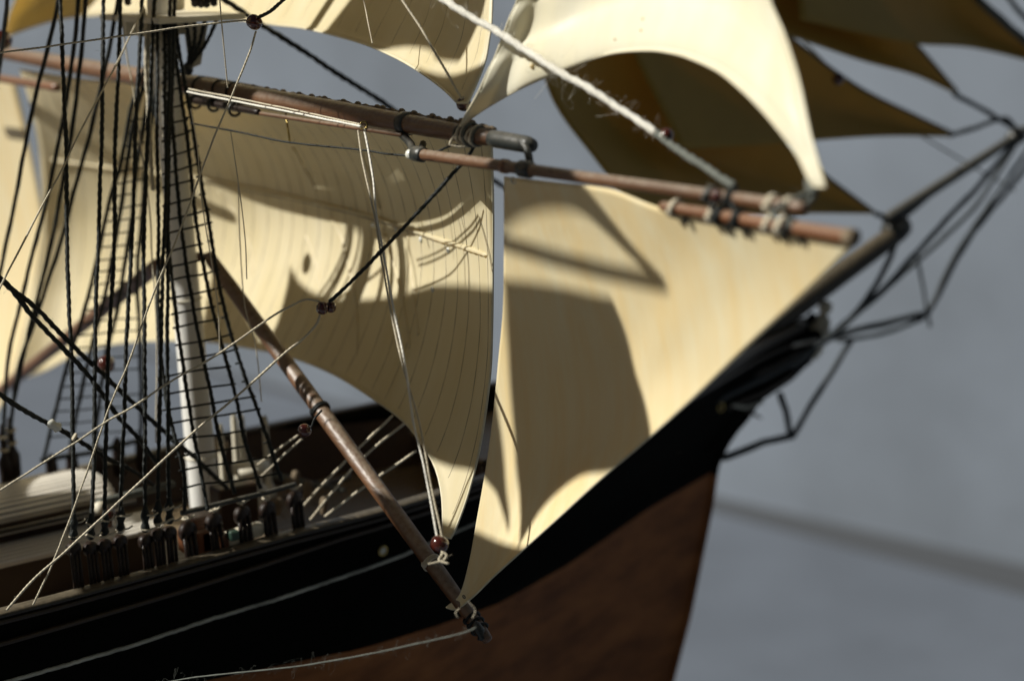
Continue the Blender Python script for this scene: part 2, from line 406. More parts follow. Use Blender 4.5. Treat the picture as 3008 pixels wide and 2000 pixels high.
# ------------------------------------------------------------------ ropes
def rope3(name, pts3, r, material, parent=SHIP, lay=True, fuzz=0, wob=.35, sides=None, label=None, fuzz_len=.12, rr=None):
    pts3 = np.asarray(pts3, float)
    Ln = np.linalg.norm(np.diff(pts3, axis=0), axis=1).sum()
    step = r*1.1 if lay else max(r*4, .12)
    n = int(min(max(Ln/step, 6), 900))
    c = catmull(pts3, n)
    s = np.linspace(0, Ln, n)
    for ax in range(3):                       # the slight unevenness of real cord
        w = sum(np.sin(s*f+random.uniform(0, 6.28))*a for f, a in ((1.1, .5), (2.9, .3), (6.3, .2), (13, .12)))
        c[:, ax] += w*r*wob*np.clip(np.minimum(s, Ln-s)/.5, 0, 1)
    rad = r*(1+.05*np.sin(s*4.1+random.uniform(0, 6))+.04*np.sin(s*11.3))
    if rr is not None: rad = rad*np.interp(s/Ln, [0, 1], rr)
    b = MB()
    if lay: b.tube(c, rad, sides=sides or 9, twist=2*math.pi/(r*13), lobes=3, depth_l=.16)
    else: b.tube(c, rad, sides=sides or 6)
    for _ in range(int(fuzz*Ln)):
        i = random.randrange(1, n-1); d = rng.normal(size=3); d /= np.linalg.norm(d)
        L2 = fuzz_len*random.uniform(.3, 1.2); p0 = c[i]+d*r*.8; t = np.linspace(0, 1, 9)[:, None]
        k1 = rng.normal(size=3); k2 = rng.normal(size=3); ph = random.uniform(0, 6)
        b.tube(p0+d*t*L2*.6+(k1*(np.sin(t*7+ph)-math.sin(ph))+k2*(np.cos(t*6+ph)-math.cos(ph)))*L2*.22, .0011, sides=3, cap=False)
    return b.build(name, material, parent, label=label)
def ends(pts, a, b_):
    """pixel polyline -> 3-D points, with the distance running like a straight line between both ends"""
    d0 = a if not isinstance(a, dict) else depth(P(*pts[0], **a)); d1 = b_ if not isinstance(b_, dict) else depth(P(*pts[-1], **b_))
    p = np.asarray(pts, float); s = np.concatenate([[0], np.cumsum(np.linalg.norm(np.diff(p, axis=0), axis=1))]); s /= s[-1]
    return [P(x, y, D=1/((1-t)/d0+t/d1)) for (x, y), t in zip(p, s)]
def rope(name, pts, a, b_, r, material, **k):
    return rope3(name, ends(pts, a, b_), r, M[material], **k)

# ------------------------------------------------------------------ masts and spars
def spar(name, p0, p1, r0, r1, material, parent=SHIP, prof=None, sides=20, label=None, n=40):
    p0, p1 = np.asarray(p0, float), np.asarray(p1, float); t = np.linspace(0, 1, n)[:, None]
    rad = np.interp(t[:, 0], *prof) if prof else r0+(r1-r0)*t[:, 0]
    rad = rad.copy(); rad[0] *= .86; rad[-1] *= .86
    pts = p0+(p1-p0)*t; d = (p1-p0)/np.linalg.norm(p1-p0)
    pts = np.concatenate([pts[:1]+d*.0, pts, pts[-1:]]); pts[0] -= d*.02*1; pts[-1] += d*.02
    rad = np.concatenate([[rad[0]*.6], rad, [rad[-1]*.6]])
    return MB().tube(pts, rad, sides=sides).build(name, material, parent, label=label)
mb0 = P(604, 1500, Y=0); mt = P(474, 60, Y=0)
md = (mt-mb0)/np.linalg.norm(mt-mb0)
mast = spar('lower_mast', mb0-md*1.2, mt+md*.6, .335, .27, M['mast'], label='white lower foremast behind the shrouds')
for f, r in ((.12, .36), (.45, .345), (.78, .33)):
    c = mb0+(mt-mb0)*f; MB().ring(c, md, r*.93, .018, 28, 6).build('mast_band', M['offwhite'], mast)
spar('topmast', mt+md*.2+np.array([.35, 0, 0]), mt+md*9+np.array([.35, 0, 0]), .2, .16, M['offwhite'])
# fore top platform, trestle and futtock shrouds
topc = P(470, 52, Y=0)
top = MB().box(topc+np.array([.25, 0, 0]), 1.9, 3.0, .12).build('mast_top', M['offwhite'], SHIP, smooth=False, label='pale platform round the head of the lower mast')
MB().box(topc+np.array([-.05, -.35, -.2]), 1.2, .14, .3).box(topc+np.array([-.05, .35, -.2]), 1.2, .14, .3).build('trestle', M['offwhite'], top, smooth=False)
MB().lathe(topc-md*.45, md, [(.30, -.15), (.36, -.1), (.36, .12), (.3, .16)], 24).build('mast_collar', M['offwhite'], top)
MB().add([P(538, 70, Y=-.4), P(612, 70, Y=-.9), P(590, 190, Y=-.5), P(556, 205, Y=-.4), P(538, 70, Y=-.3), P(612, 70, Y=-.8), P(590, 190, Y=-.4), P(556, 205, Y=-.3)],
         [(0, 1, 2, 3), (7, 6, 5, 4), (0, 4, 5, 1), (1, 5, 6, 2), (2, 6, 7, 3), (3, 7, 4, 0)]).build('cheek', M['offwhite'], top, smooth=False)
for x0 in (545, 572, 602, 636):
    rope('futtock_shroud', [(x0, 62), ((x0+552)/2+8, 135), (552+random.uniform(-4, 4), 196)], dict(Y=-1.2), dict(Y=-.35), .040, 'black_rope', parent=SHIP)
MB().lathe(P(552, 205, Y=-.35), md, [(.05, -.12), (.11, -.05), (.11, .08), (.05, .14)], 14).build('futtock_band', M['iron'], SHIP)
for k, (x, y) in enumerate([(572, 8), (590, 10), (606, 10), (628, 6), (375, 4)]):
    c = P(x, y, Y=-1.2 if x > 400 else 1.2); MB().lathe(c, md, [(.02, -.1), (.07, -.07), (.085, .1), (.07, .4), (.03, .5)], 12).build('deadeye', M['deadeye'], top)

# fore yard and its fittings
XY = .5
yA = P(-10, 163, X=XY); yM = P(560, 253, X=XY); yE = P(1450, 408, X=XY)
yd = (yE-yM)/np.linalg.norm(yE-yM)
yA = yM-yd*13.2
ylen = np.linalg.norm(yE-yA)
yard = spar('fore_yard', yA, yE, .2, .2, M['spar'], prof=([0, .2, .5, .8, 1], [.135, .19, .215, .195, .14]), sides=28, n=60, label='thick brown fore yard, dusty on top')
def on_yard(px, dz=0, dx=0):
    for _ in range(1):
        best = min(np.linspace(0, 1, 800), key=lambda t: abs(proj(yA+(yE-yA)*t)[0]-px))
    return yA+(yE-yA)*best+np.array([dx, 0, dz])
# yardarm sleeve with gooseneck
e0 = on_yard(1435); sl0 = e0+yd*.12
MB().tube([sl0, sl0+yd*.15, sl0+yd*.95, sl0+yd*1.1], [.135, .142, .135, .10], sides=20).build('yardarm_sleeve', M['iron'], yard, label='dark grey sleeve on the yardarm')
g0 = sl0+yd*1.02; g1 = P(1553, 500, X=XY-.15)
MB().tube(catmull([g0, P(1530, 412, X=XY-.05), P(1548, 440, X=XY-.1), P(1556, 478, X=XY-.12), g1], 24), .062, sides=12).build('gooseneck', M['iron'], yard, label='bent iron hook joining yardarm and boom')
for px in (1187, 1195):
    pass
c = on_yard(1193); MB().tube([c-yd*.11, c-yd*.09, c+yd*.09, c+yd*.11], [.16, .205, .205, .16], sides=22).build('boom_iron', M['iron'], yard)
MB().tube(catmull([c+np.array([-.1, 0, -.18]), P(1207, 425, X=XY-.2), P(1212, 442, X=XY-.4), P(1222, 452, X=XY-.45)], 14), .07, sides=10).build('iron_arm', M['iron'], yard)
MB().tube([P(1243, 422, X=.55), P(1238, 440, X=.4), P(1232, 450, X=.2)], .06, sides=8).build('iron_arm', M['iron'], yard)
c = P(839, 378, X=.5); MB().tube([P(839, 330, X=.6), P(845, 372, X=.55), P(851, 418, X=.5)], .022, sides=10).build('brass_post', M['brass'], yard)
# eye ring
ec = P(1068, 369, X=XY-.24)
MB().ring(ec, CD+.25*yd, .064, .017, 28, 10).build('eye_ring', M['brass'], yard)
# jackstay along the top with its lashings
jt = []
for i in range(90):
    t = i/89; p = on_yard(575+(1440-575)*t, dz=.175-.03*t, dx=.10); jt.append(p+np.array([0, 0, .012*math.sin(i*2.3)+.01*math.sin(i*.9)]))
MB().tube(jt, .032, sides=8).build('jackstay', M['dusty'], yard)
for px in (735, 775, 822, 868, 905, 942, 998, 1040, 1098, 1112, 1168, 1205, 1260, 1312, 1345, 1375):
    c = on_yard(px, dz=.17, dx=.09); MB().tube([c-yd*.06, c-yd*.03, c+yd*.03, c+yd*.06], [.03, .062, .058, .028], sides=8).build('lashing', M['dusty'], yard)
for px in (572, 612, 655, 640):
    pass
# rope turns round the yard, near the mast
for px in (590, 648, 690):
    c = on_yard(px); T_ = yd; n1 = np.cross(T_, [1, 0, 0]); n1 /= np.linalg.norm(n1); n2 = np.cross(T_, n1)
    th = np.linspace(0, 2*math.pi, 22); MB().tube([c+(n1*math.cos(a)+n2*math.sin(a))*.222+T_*.05*math.sin(a) for a in th], .028, sides=6).build('rope_turn', M['black_rope'], yard)
# lower spar under the yard by the mast (stowed boom)
spar('stowed_boom', P(556, 292, X=.25), P(760, 330, X=.3), .085, .07, M['deadeye'], yard, sides=14)
for px, py in ((575, 300), (628, 308), (690, 322)):
    MB().ring(P(px, py, X=.27), yd, .13, .03, 18, 8).build('boom_band', M['iron'], yard)

spar('batten', P(640, 315, X=.33), P(1180, 397, X=.33), .042, .042, M['spar'], yard, sides=12)
# upper studding sail boom
bA = P(1222, 452, X=.05); bE = P(2362, 612, X=0)
bd = (bE-bA)/np.linalg.norm(bE-bA)
boom = spar('studding_sail_boom', bA-bd*.0, bE, .095, .085, M['spar'], sides=22, n=60, label='long red-brown boom run out beyond the yardarm')
c = bA+bd*.12; MB().tube([c-bd*.16, c-bd*.14, c+bd*.1, c+bd*.13], [.09, .13, .13, .1], sides=16).build('boom_iron', M['iron'], boom)
MB().lathe(bA-bd*.14+np.array([0, 0, -.02]), bd, [(.02, -.12), (.08, -.08), (.09, 0), (.05, .06)], 12).build('glue_blob', M['glue'], boom)
def on_boom(px):
    t = min(np.linspace(0, 1, 900), key=lambda t: abs(proj(bA+(bE-bA)*t)[0]-px)); return bA+(bE-bA)*t
c = on_boom(1545); MB().tube([c-bd*.16, c-bd*.12, c+bd*.1, c+bd*.16], [.10, .135, .135, .10], sides=16).build('boom_iron', M['iron'], boom)
c = on_boom(1480); MB().tube([c-bd*.05, c-bd*.03, c+bd*.08, c+bd*.1], [.09, .115, .115, .1], sides=16).build('collar', M['spar2'], boom)
def turns(c, d, r, rr, n, material, name, parent, pitch=.03):
    n1 = np.cross(d, [0, 0, 1.]); n1 /= np.linalg.norm(n1); n2 = np.cross(d, n1); th = np.linspace(0, 2*math.pi*n, int(18*n))
    return MB().tube([c+(n1*math.cos(a)+n2*math.sin(a))*r+d*pitch*a/6.28-d*pitch*n/2 for a in th], rr, sides=6).build(name, material, parent)
for px, mt_, rr in ((2088, 'iron', .032), (2150, 'black_rope', .03), (2268, 'hemp', .028), (2318, 'hemp', .026)):
    turns(on_boom(px), bd, .105, rr, 2, M[mt_], 'lashing', boom, .05)
c = on_boom(2120)+np.array([-.08, 0, .02]); MB().lathe(c, CR, [(.0, -.085), (.05, -.07), (.085, -.02), (.085, .02), (.05, .07), (0, .085)], 16).build('bead', M['bead'], boom)

# small yard of the lower studding sail, slung under the boom
sA = P(1945, 606, X=-.03); sE = P(2506, 698, X=-.03); sd_ = (sE-sA)/np.linalg.norm(sE-sA)
syard = spar('studding_sail_yard', sA, sE, .075, .10, M['spar2'], sides=20, label='short red-brown yard slung under the boom end')
def on_sy(px):
    t = min(np.linspace(0, 1, 500), key=lambda t: abs(proj(sA+(sE-sA)*t)[0]-px)); return sA+(sE-sA)*t
for px, mt_, rr in ((1985, 'hemp', .025), (2098, 'hemp', .025), (2118, 'black_rope', .034), (2172, 'black_rope', .036), (2264, 'hemp', .025), (2300, 'hemp', .028), (2322, 'black_rope', .026)):
    turns(on_sy(px), sd_, .108, rr, 2, M[mt_], 'lashing', syard, .04)
for px in (2012, 2136, 2194, 2300, 2355):
    c = on_sy(px)+np.array([0, 0, -.10]); MB().lathe(c, [0.1, 0, -1.], [(.06, 0), (.045, .05), (.02, .09), (.004, .13)], 8).build('lashing_end', M['iron'], syard)
MB().tube([sE-sd_*.12, sE-sd_*.1, sE+sd_*.03, sE+sd_*.05], [.09, .108, .108, .07], sides=18).build('end_cap', M['dusty'], syard)
for a, c_ in (((2090, 590), (2092, 640)), ((2148, 590), (2172, 660)), ((2268, 620), (2292, 675)), ((2320, 640), (2326, 680))):
    MB().tube([P(*a, X=-.09), P((a[0]+c_[0])/2, (a[1]+c_[1])/2, X=-.10), P(*c_, X=-.10)], .034, sides=7).build('sling', M['black_rope' if a[0] < 2200 else 'grey_rope'], syard)

# lower boom to starboard and its port twin
lbA = P(612, 752, X=.55); lbE = P(1432, 1878, X=.55)
lb = spar('lower_boom', lbA, lbE, .16, .15, M['spar'], prof=([0, .1, .5, .85, 1], [.135, .155, .165, .15, .11]), sides=24, n=70, label='brown lower boom slanting out from the mast towards the camera, dusty on top')
lbd = (lbE-lbA)/np.linalg.norm(lbE-lbA)
MB().tube(catmull([P(556, 766, X=.3), P(588, 752, X=.45), P(608, 752, X=.5), P(628, 775, X=.52)], 16), .05, sides=10).build('hinge', M['iron'], lb)
MB().lathe(P(583, 755, X=.42), lbd, [(.02, -.1), (.09, -.06), (.09, .05), (.02, .09)], 12).build('hinge_pin', M['spar2'], lb)
def on_lb(py):
    t = min(np.linspace(0, 1, 900), key=lambda t: abs(proj(lbA+(lbE-lbA)*t)[1]-py)); return lbA+(lbE-lbA)*t
turns(on_lb(1203), lbd, .185, .028, 2, M['black_rope'], 'lashing', lb, .05)
turns(on_lb(1652), lbd, .17, .018, 3, M['hemp'], 'lashing', lb, .04)
MB().tube(catmull([P(945, 1205, D=31.3), P(925, 1228, D=31.2), P(915, 1252, D=31.2), P(905, 1260, D=31.2)], 16), .02, sides=8).build('strop', M['black_rope'], lb)
MB().lathe(P(1408, 1852, X=.45), [.2, -.3, -1], [(.0, -.2), (.06, -.14), (.10, 0), (.06, .08), (.09, .14), (0, .2)], 14).build('boom_end', M['iron'], lb, label='black lashed ball at the boom end')
for i in range(3): turns(on_lb(1815+i*16), lbd, .15, .028, 1, M['black_rope'], 'lashing', lb, .05)
pb0 = P(470, 775, X=.5); pb1 = P(-40, 1180, X=.5)
pb = spar('lower_boom', pb0, pb1, .18, .16, M['spar'], sides=18, label='blurred brown lower boom on the far side of the mast')

# bowsprit, jibboom
def rad_px(w, p): return w*.5*depth(p)/F_PX
p0 = P(2180, 1010, Y=0); p1 = P(2652, 672, Y=0)
bsp = spar('bowsprit', p0, p1, rad_px(84, p0), rad_px(58, p1), M['iron'], label='thick dark bowsprit'); bsp.data.materials.clear(); bsp.data.materials.append(M['rail'])
q0 = P(2600, 662, Y=0)+np.array([0, 0, .15]); q1 = P(3110, 320, Y=0)
spar('jibboom', q0, q1, rad_px(36, q0), rad_px(24, q1), M['iron'], label='thin dark jibboom beyond the bowsprit cap')
bdv = (p1-p0)/np.linalg.norm(p1-p0)
MB().lathe(P(2632, 672, Y=0), bdv, [(.2, -.35), (.34, -.28), (.36, .25), (.3, .34)], 16).build('bowsprit_cap', M['iron'], bsp)
MB().lathe(P(2985, 402, Y=0), bdv, [(.1, -.3), (.24, -.22), (.26, .2), (.15, .3)], 14).build('jibboom_cap', M['iron'], bsp)

# ------------------------------------------------------------------ sails
def edge(pts, n):
    P3 = np.array([P(x, y, X=X) if not isinstance(X, dict) else P(x, y, **X) for x, y, X in pts]); return catmull(P3, n)
def patch(topE, botE, leftE, rightE, n=64, m_=64, belly=0.0, bdir=(1, 0, 0), vp=1.0):
    A, B, C_, D_ = edge(topE, n), edge(botE, n), edge(leftE, m_), edge(rightE, m_)
    # force the corners to agree
    C_[0], C_[-1], D_[0], D_[-1] = A[0], B[0], A[-1], B[-1]
    u = np.linspace(0, 1, n)[None, :, None]; v = np.linspace(0, 1, m_)[:, None, None]
    G = (1-v)*A[None]+v*B[None]+(1-u)*C_[:, None]+u*D_[:, None]-((1-u)*(1-v)*A[0]+u*(1-v)*A[-1]+(1-u)*v*B[0]+u*v*B[-1])
    G = G+belly*(np.sin(math.pi*u)*np.sin(math.pi*v**vp))*np.asarray(bdir, float)
    return G
def sail(name, G, material, label, thick=.03, hem=.022, wrinkle=.02, seams=0, seam_r=.007, hem_edges='lbr', hem_mat='hem', parent=SHIP, v0=.0):
    m_, n = G.shape[:2]; G = G.copy()
    u = np.linspace(0, 1, n)[None, :]; v = np.linspace(0, 1, m_)[:, None]
    w = sum(np.sin(u*a+v*b_+random.uniform(0, 6))*c for a, b_, c in ((9, 3, .5), (17, 5, .3), (31, 4, .2), (6, 11, .3)))
    w = w*(np.sin(math.pi*u)*np.sin(math.pi*v))**.5; G[..., 0] += w*wrinkle
    V = G.reshape(-1, 3); Fc = [(j*n+i, j*n+i+1, (j+1)*n+i+1, (j+1)*n+i) for j in range(m_-1) for i in range(n-1)]
    me = new_mesh(name, V, Fc); o = link(name, me, material, parent, label=label)
    so = o.modifiers.new('thickness', 'SOLIDIFY'); so.thickness = thick*CM; so.offset = 0
    if hem:
        E = {'t': G[0], 'b': G[-1], 'l': G[:, 0], 'r': G[:, -1]}
        for k in hem_edges:
            e = E[k]; MB().tube(e, hem, sides=7).build('bolt_rope', M[hem_mat], o)
    for i in range(seams):
        uu = (i+.5+rng.normal(0, .05))/seams*(n-1); a = int(uu); f = uu-a
        line = G[:, a]*(1-f)+G[:, min(a+1, n-1)]*f
        line = line[int(v0*m_):-2]-np.array([thick*.5+.002, 0, 0])
        MB().tube(line, seam_r*(1+.3*np.sin(np.arange(len(line))*.7+i)), sides=5).build('seam', M['seam'], o)
    return o, G
def find_on(G, px, py):
    pr = proj(G.reshape(-1, 3)); d = (pr[:, 0]-px)**2+(pr[:, 1]-py)**2
    i = np.argsort(d)[:4]; w = 1/(d[i]+4); return (G.reshape(-1, 3)[i]*w[:, None]).sum(0)/w.sum()

cH = .78
course_G = patch(
 [(60, 205, cH), (300, 238, cH), (549, 222, cH), (723, 248, cH), (821, 268, cH), (1005, 300, cH), (1187, 334, cH), (1443, 376, cH)],
 [(28, 1128, .7), (62, 1113, 1.), (125, 1092, 1.5), (214, 1046, 1.9), (340, 1010, 2.3), (491, 1000, 2.6), (600, 1003, 2.65), (720, 1020, 2.6), (850, 1048, 2.45), (981, 1100, 2.2), (1102, 1175, 1.85), (1188, 1240, 1.6), (1245, 1312, 1.3), (1280, 1375, 1.1), (1297, 1444, .95), (1302, 1520, .8), (1300, 1575, .7)],
 [(60, 205, cH), (88, 300, 1.1), (112, 420, 1.5), (124, 560, 1.8), (120, 700, 1.9), (100, 850, 1.7), (65, 1000, 1.2), (28, 1128, .7)],
 [(1443, 376, cH), (1447, 520, 1.2), (1449, 650, 1.5), (1448, 780, 1.7), (1446, 950, 1.7), (1440, 1100, 1.6), (1412, 1301, 1.3), (1377, 1444, 1.0), (1340, 1548, .8), (1318, 1592, .7)],
 n=110, m_=90, belly=1.0, vp=.9)
course, course_G = sail('fore_course', course_G, M['sail'], 'large cream lower square sail with dark seams under the thick yard', seams=34, seam_r=.0058, thick=.03, wrinkle=.06)
# moulded reef band and creases
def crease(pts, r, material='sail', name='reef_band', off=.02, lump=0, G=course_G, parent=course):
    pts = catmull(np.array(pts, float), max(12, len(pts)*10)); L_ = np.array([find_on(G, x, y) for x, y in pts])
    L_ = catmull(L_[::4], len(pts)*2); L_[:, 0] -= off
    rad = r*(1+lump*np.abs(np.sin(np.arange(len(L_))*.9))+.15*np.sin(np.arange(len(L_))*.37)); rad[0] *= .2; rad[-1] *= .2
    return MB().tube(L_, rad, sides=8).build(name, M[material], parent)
crease([(150, 470), (300, 490), (450, 508), (594, 525), (720, 548), (857, 578), (1000, 610), (1125, 645), (1240, 685), (1350, 722), (1446, 752)], .042, 'sail', lump=.3)
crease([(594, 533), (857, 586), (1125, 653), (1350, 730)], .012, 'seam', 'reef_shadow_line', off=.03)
for c_ in ([(975, 640), (1010, 720), (1040, 850), (1052, 960), (1048, 1060)], [(640, 560), (700, 640), (740, 740), (745, 830)], [(900, 690), (935, 800), (945, 900)],
           [(1200, 690), (1215, 850), (1232, 1000)], [(1060, 440), (1090, 520), (1120, 620)], [(860, 430), (900, 500), (935, 570)], [(1130, 680), (1180, 860), (1210, 1040)]):
    crease(c_, .055, 'sail', 'wrinkle', off=-.012)
for (x, y) in ((930, 597), (1035, 618), (1168, 672), (1240, 703), (1320, 735), (1275, 850), (1100, 660)):
    p = find_on(course_G, x, y)+np.array([-.03, 0, 0]); MB().lathe(p, [-1, 0, 0.], [(.0, .03), (.04, .022), (.065, 0), (.04, -.02)], 10).build('glue_blob', M['glue'], course)

topsail_G = patch(
 [(260, -900, 1.), (700, -920, 1.), (1380, -960, 1.)],
 [(10, 112, .6), (27, 105, 1.), (90, 82, 1.6), (178, 57, 2.2), (285, 46, 2.7), (380, 41, 3.), (480, 42, 3.1), (570, 46, 3.1), (647, 54, 3.1), (735, 63, 3.0), (812, 74, 2.9), (888, 83, 2.7), (991, 107, 2.4), (1080, 134, 2.1), (1170, 174, 1.7), (1237, 214, 1.4), (1303, 263, 1.), (1344, 303, .7)],
 [(260, -900, 1.), (150, -400, 1.8), (60, -40, 1.2), (25, 50, .9), (10, 112, .6)],
 [(1380, -960, 1.), (1440, -500, 2.), (1447, -150, 1.9), (1444, 60, 1.5), (1436, 120, 1.3), (1425, 180, 1.1), (1402, 240, .9), (1380, 290, .75), (1365, 320, .68)],
 n=90, m_=70, belly=.9)
topsail, topsail_G = sail('fore_topsail', topsail_G, M['sail'], 'cream square sail above the thick yard, arched foot', seams=24, seam_r=.004, wrinkle=.02)

tms_G = patch(
 [(1650, -800, .3), (1850, -830, .4), (2120, -860, .3)],
 [(1352, 372, .35), (1394, 340, .5), (1440, 310, .7), (1523, 263, .8), (1612, 223, .95), (1702, 187, 1.05), (1773, 163, 1.1), (1836, 152, 1.1), (1912, 149, 1.05), (1961, 154, 1.), (2014, 167, .92), (2100, 204, .78), (2151, 240, .66), (2227, 311, .48), (2294, 388, .3), (2345, 459, .2), (2370, 510, .05), (2388, 545, 0.)],
 [(1650, -800, .3), (1590, -300, .7), (1521, 0, .8), (1496, 58, .7), (1456, 165, .6), (1434, 210, .5), (1403, 277, .4), (1370, 335, .35), (1352, 372, .35)],
 [(2120, -860, .3), (2180, -400, .7), (2263, 0, .7), (2304, 102, .6), (2345, 230, .45), (2381, 398, .2), (2410, 500, .05), (2432, 568, 0.)],
 n=80, m_=80, belly=.3)
tms, tms_G = sail('topmast_studding_sail', tms_G, M['bright_sail'], 'bright sunlit cream sail with arched foot, set beyond the topsail', hem=.02, wrinkle=.02)
for (x, y, k) in ((1567, 195, 1.), (1890, 55, .5), (1886, 90, .5), (1810, 115, .45)):
    p = find_on(tms_G, x, y)+np.array([-.02, 0, 0]); MB().lathe(p, [-1, 0, 0.], [(.0, .04*k), (.03*k, .03*k), (.045*k, 0), (.02*k, -.02)], 10).build('plastic_pip', M['sail'], tms)

lss_G = patch(
 [(1483, 520, .1), (1640, 538, .05), (1791, 556, .0), (1943, 612, -.0), (2220, 665, .0), (2508, 722, .0)],
 [(1312, 1783, .45), (1330, 1789, .45), (1350, 1786, .45)],
 [(1483, 520, .1), (1483, 700, .45), (1480, 900, .75), (1467, 1050, .9), (1447, 1250, .95), (1425, 1400, .85), (1402, 1530, .7), (1380, 1650, .55), (1352, 1745, .47), (1312, 1783, .45)],
 [(2508, 722, .0), (2430, 800, .12), (2330, 893, .25), (2200, 1012, .4), (2050, 1156, .6), (1900, 1291, .7), (1760, 1411, .7), (1640, 1521, .65), (1530, 1620, .58), (1450, 1692, .52), (1400, 1742, .5), (1350, 1786, .45)],
 n=90, m_=110, belly=.25)
lss, lss_G = sail('lower_studding_sail', lss_G, M['stunsail'], 'three-cornered yellow-cream sail hanging from the boom in front of the bow', hem=.016, wrinkle=.018, thick=.035)
MB().ring(P(1363, 1752, X=.42), [1, .2, 0.2], .03, .010, 14, 6).build('eyelet', M['iron'], lss)
MB().ring(P(1508, 530, X=.08), [1, .2, 0.2], .05, .012, 16, 6).build('eyelet', M['glue'], lss)

pss_G = patch(
 [(-520, 150, 2.), (-200, 190, 2.), (42, 228, 2.)],
 [(-180, 1300, 2.), (-100, 1270, 2.), (-10, 1210, 2.)],
 [(-520, 150, 2.), (-420, 700, 2.8), (-180, 1300, 2.)],
 [(42, 228, 2.), (72, 360, 2.3), (112, 560, 2.6), (134, 750, 2.7), (90, 1000, 2.4), (-10, 1210, 2.)], n=40, m_=40, belly=.8)
sail('lower_studding_sail', pss_G, M['stunsail'], 'blurred yellow-cream sail on the far side, cut by the left picture edge', hem=.02)
spar('studding_sail_boom', P(170, 258, X=.2), P(-260, 190, X=.2), .11, .11, M['spar2'], label='blurred orange-brown boom on the far side')

# head sails on the centre line, bellied away to port
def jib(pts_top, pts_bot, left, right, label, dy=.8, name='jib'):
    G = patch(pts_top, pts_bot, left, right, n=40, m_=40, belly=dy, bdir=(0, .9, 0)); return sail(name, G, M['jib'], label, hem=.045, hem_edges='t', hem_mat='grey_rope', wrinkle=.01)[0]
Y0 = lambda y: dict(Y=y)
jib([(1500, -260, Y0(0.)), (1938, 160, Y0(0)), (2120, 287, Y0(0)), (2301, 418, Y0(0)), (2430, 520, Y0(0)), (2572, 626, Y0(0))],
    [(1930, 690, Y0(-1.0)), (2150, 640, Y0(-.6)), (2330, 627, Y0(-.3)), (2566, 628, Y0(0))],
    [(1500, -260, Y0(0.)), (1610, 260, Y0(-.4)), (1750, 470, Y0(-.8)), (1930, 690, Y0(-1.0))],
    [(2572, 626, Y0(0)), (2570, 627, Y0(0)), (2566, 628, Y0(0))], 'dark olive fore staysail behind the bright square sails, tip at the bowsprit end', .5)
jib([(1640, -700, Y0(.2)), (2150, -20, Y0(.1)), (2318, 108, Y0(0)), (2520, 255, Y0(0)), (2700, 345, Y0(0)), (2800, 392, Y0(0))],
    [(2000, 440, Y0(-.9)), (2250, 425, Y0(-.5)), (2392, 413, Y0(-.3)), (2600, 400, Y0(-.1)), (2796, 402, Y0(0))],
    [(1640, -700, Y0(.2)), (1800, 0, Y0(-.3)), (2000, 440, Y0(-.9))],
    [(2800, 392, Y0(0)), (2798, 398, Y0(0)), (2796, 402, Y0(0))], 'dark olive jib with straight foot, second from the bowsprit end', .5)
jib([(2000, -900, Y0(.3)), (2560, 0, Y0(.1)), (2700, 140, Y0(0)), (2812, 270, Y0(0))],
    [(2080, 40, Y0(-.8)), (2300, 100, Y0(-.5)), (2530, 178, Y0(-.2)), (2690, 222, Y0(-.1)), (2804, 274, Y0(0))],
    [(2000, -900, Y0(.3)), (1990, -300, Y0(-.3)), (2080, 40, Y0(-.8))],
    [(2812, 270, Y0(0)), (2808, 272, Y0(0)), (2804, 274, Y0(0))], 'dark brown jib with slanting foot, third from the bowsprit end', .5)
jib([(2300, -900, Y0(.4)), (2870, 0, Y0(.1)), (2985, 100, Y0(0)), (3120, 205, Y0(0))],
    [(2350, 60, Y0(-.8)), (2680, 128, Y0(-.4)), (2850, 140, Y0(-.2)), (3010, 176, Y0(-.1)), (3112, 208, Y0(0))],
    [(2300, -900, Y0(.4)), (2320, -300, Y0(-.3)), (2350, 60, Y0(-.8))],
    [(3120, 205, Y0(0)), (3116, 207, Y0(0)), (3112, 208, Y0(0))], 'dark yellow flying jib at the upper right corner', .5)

# ------------------------------------------------------------------ standing rigging
RB = dict(Y=-4.30)
def shroud(pts, ytop, r=.034, name='shroud', yb_=-4.30, fuzz=3, **k):
    return rope(name, pts, dict(Y=ytop), dict(Y=yb_), r, 'black_rope', fuzz=fuzz, **k)
backs = [
 [(177, -30), (186, 250), (195, 500), (199, 750), (208, 1024), (213, 1296), (216, 1450), (216, 1570)],
 [(304, -30), (301, 300), (292, 600), (281, 957), (277, 1296), (273, 1404), (266, 1585)],
 [(354, -30), (350, 134), (339, 446), (335, 734), (321, 957), (313, 1250), (307, 1565)],
 [(418, -30), (415, 90), (402, 268), (395, 491), (388, 734), (376, 912), (364, 1200), (353, 1560)],
 [(456, -30), (446, 179), (433, 402), (424, 696), (425, 1002), (425, 1296), (427, 1535)],
 [(500, -30), (499, 223), (490, 402), (486, 600), (479, 780), (473, 1046), (466, 1296), (463, 1520)],
 [(514, -30), (506, 223), (496, 450), (494, 700), (491, 957), (495, 1296), (498, 1515)]]
for q in backs: shroud(q, -1.0, name='backstay', r=.040)
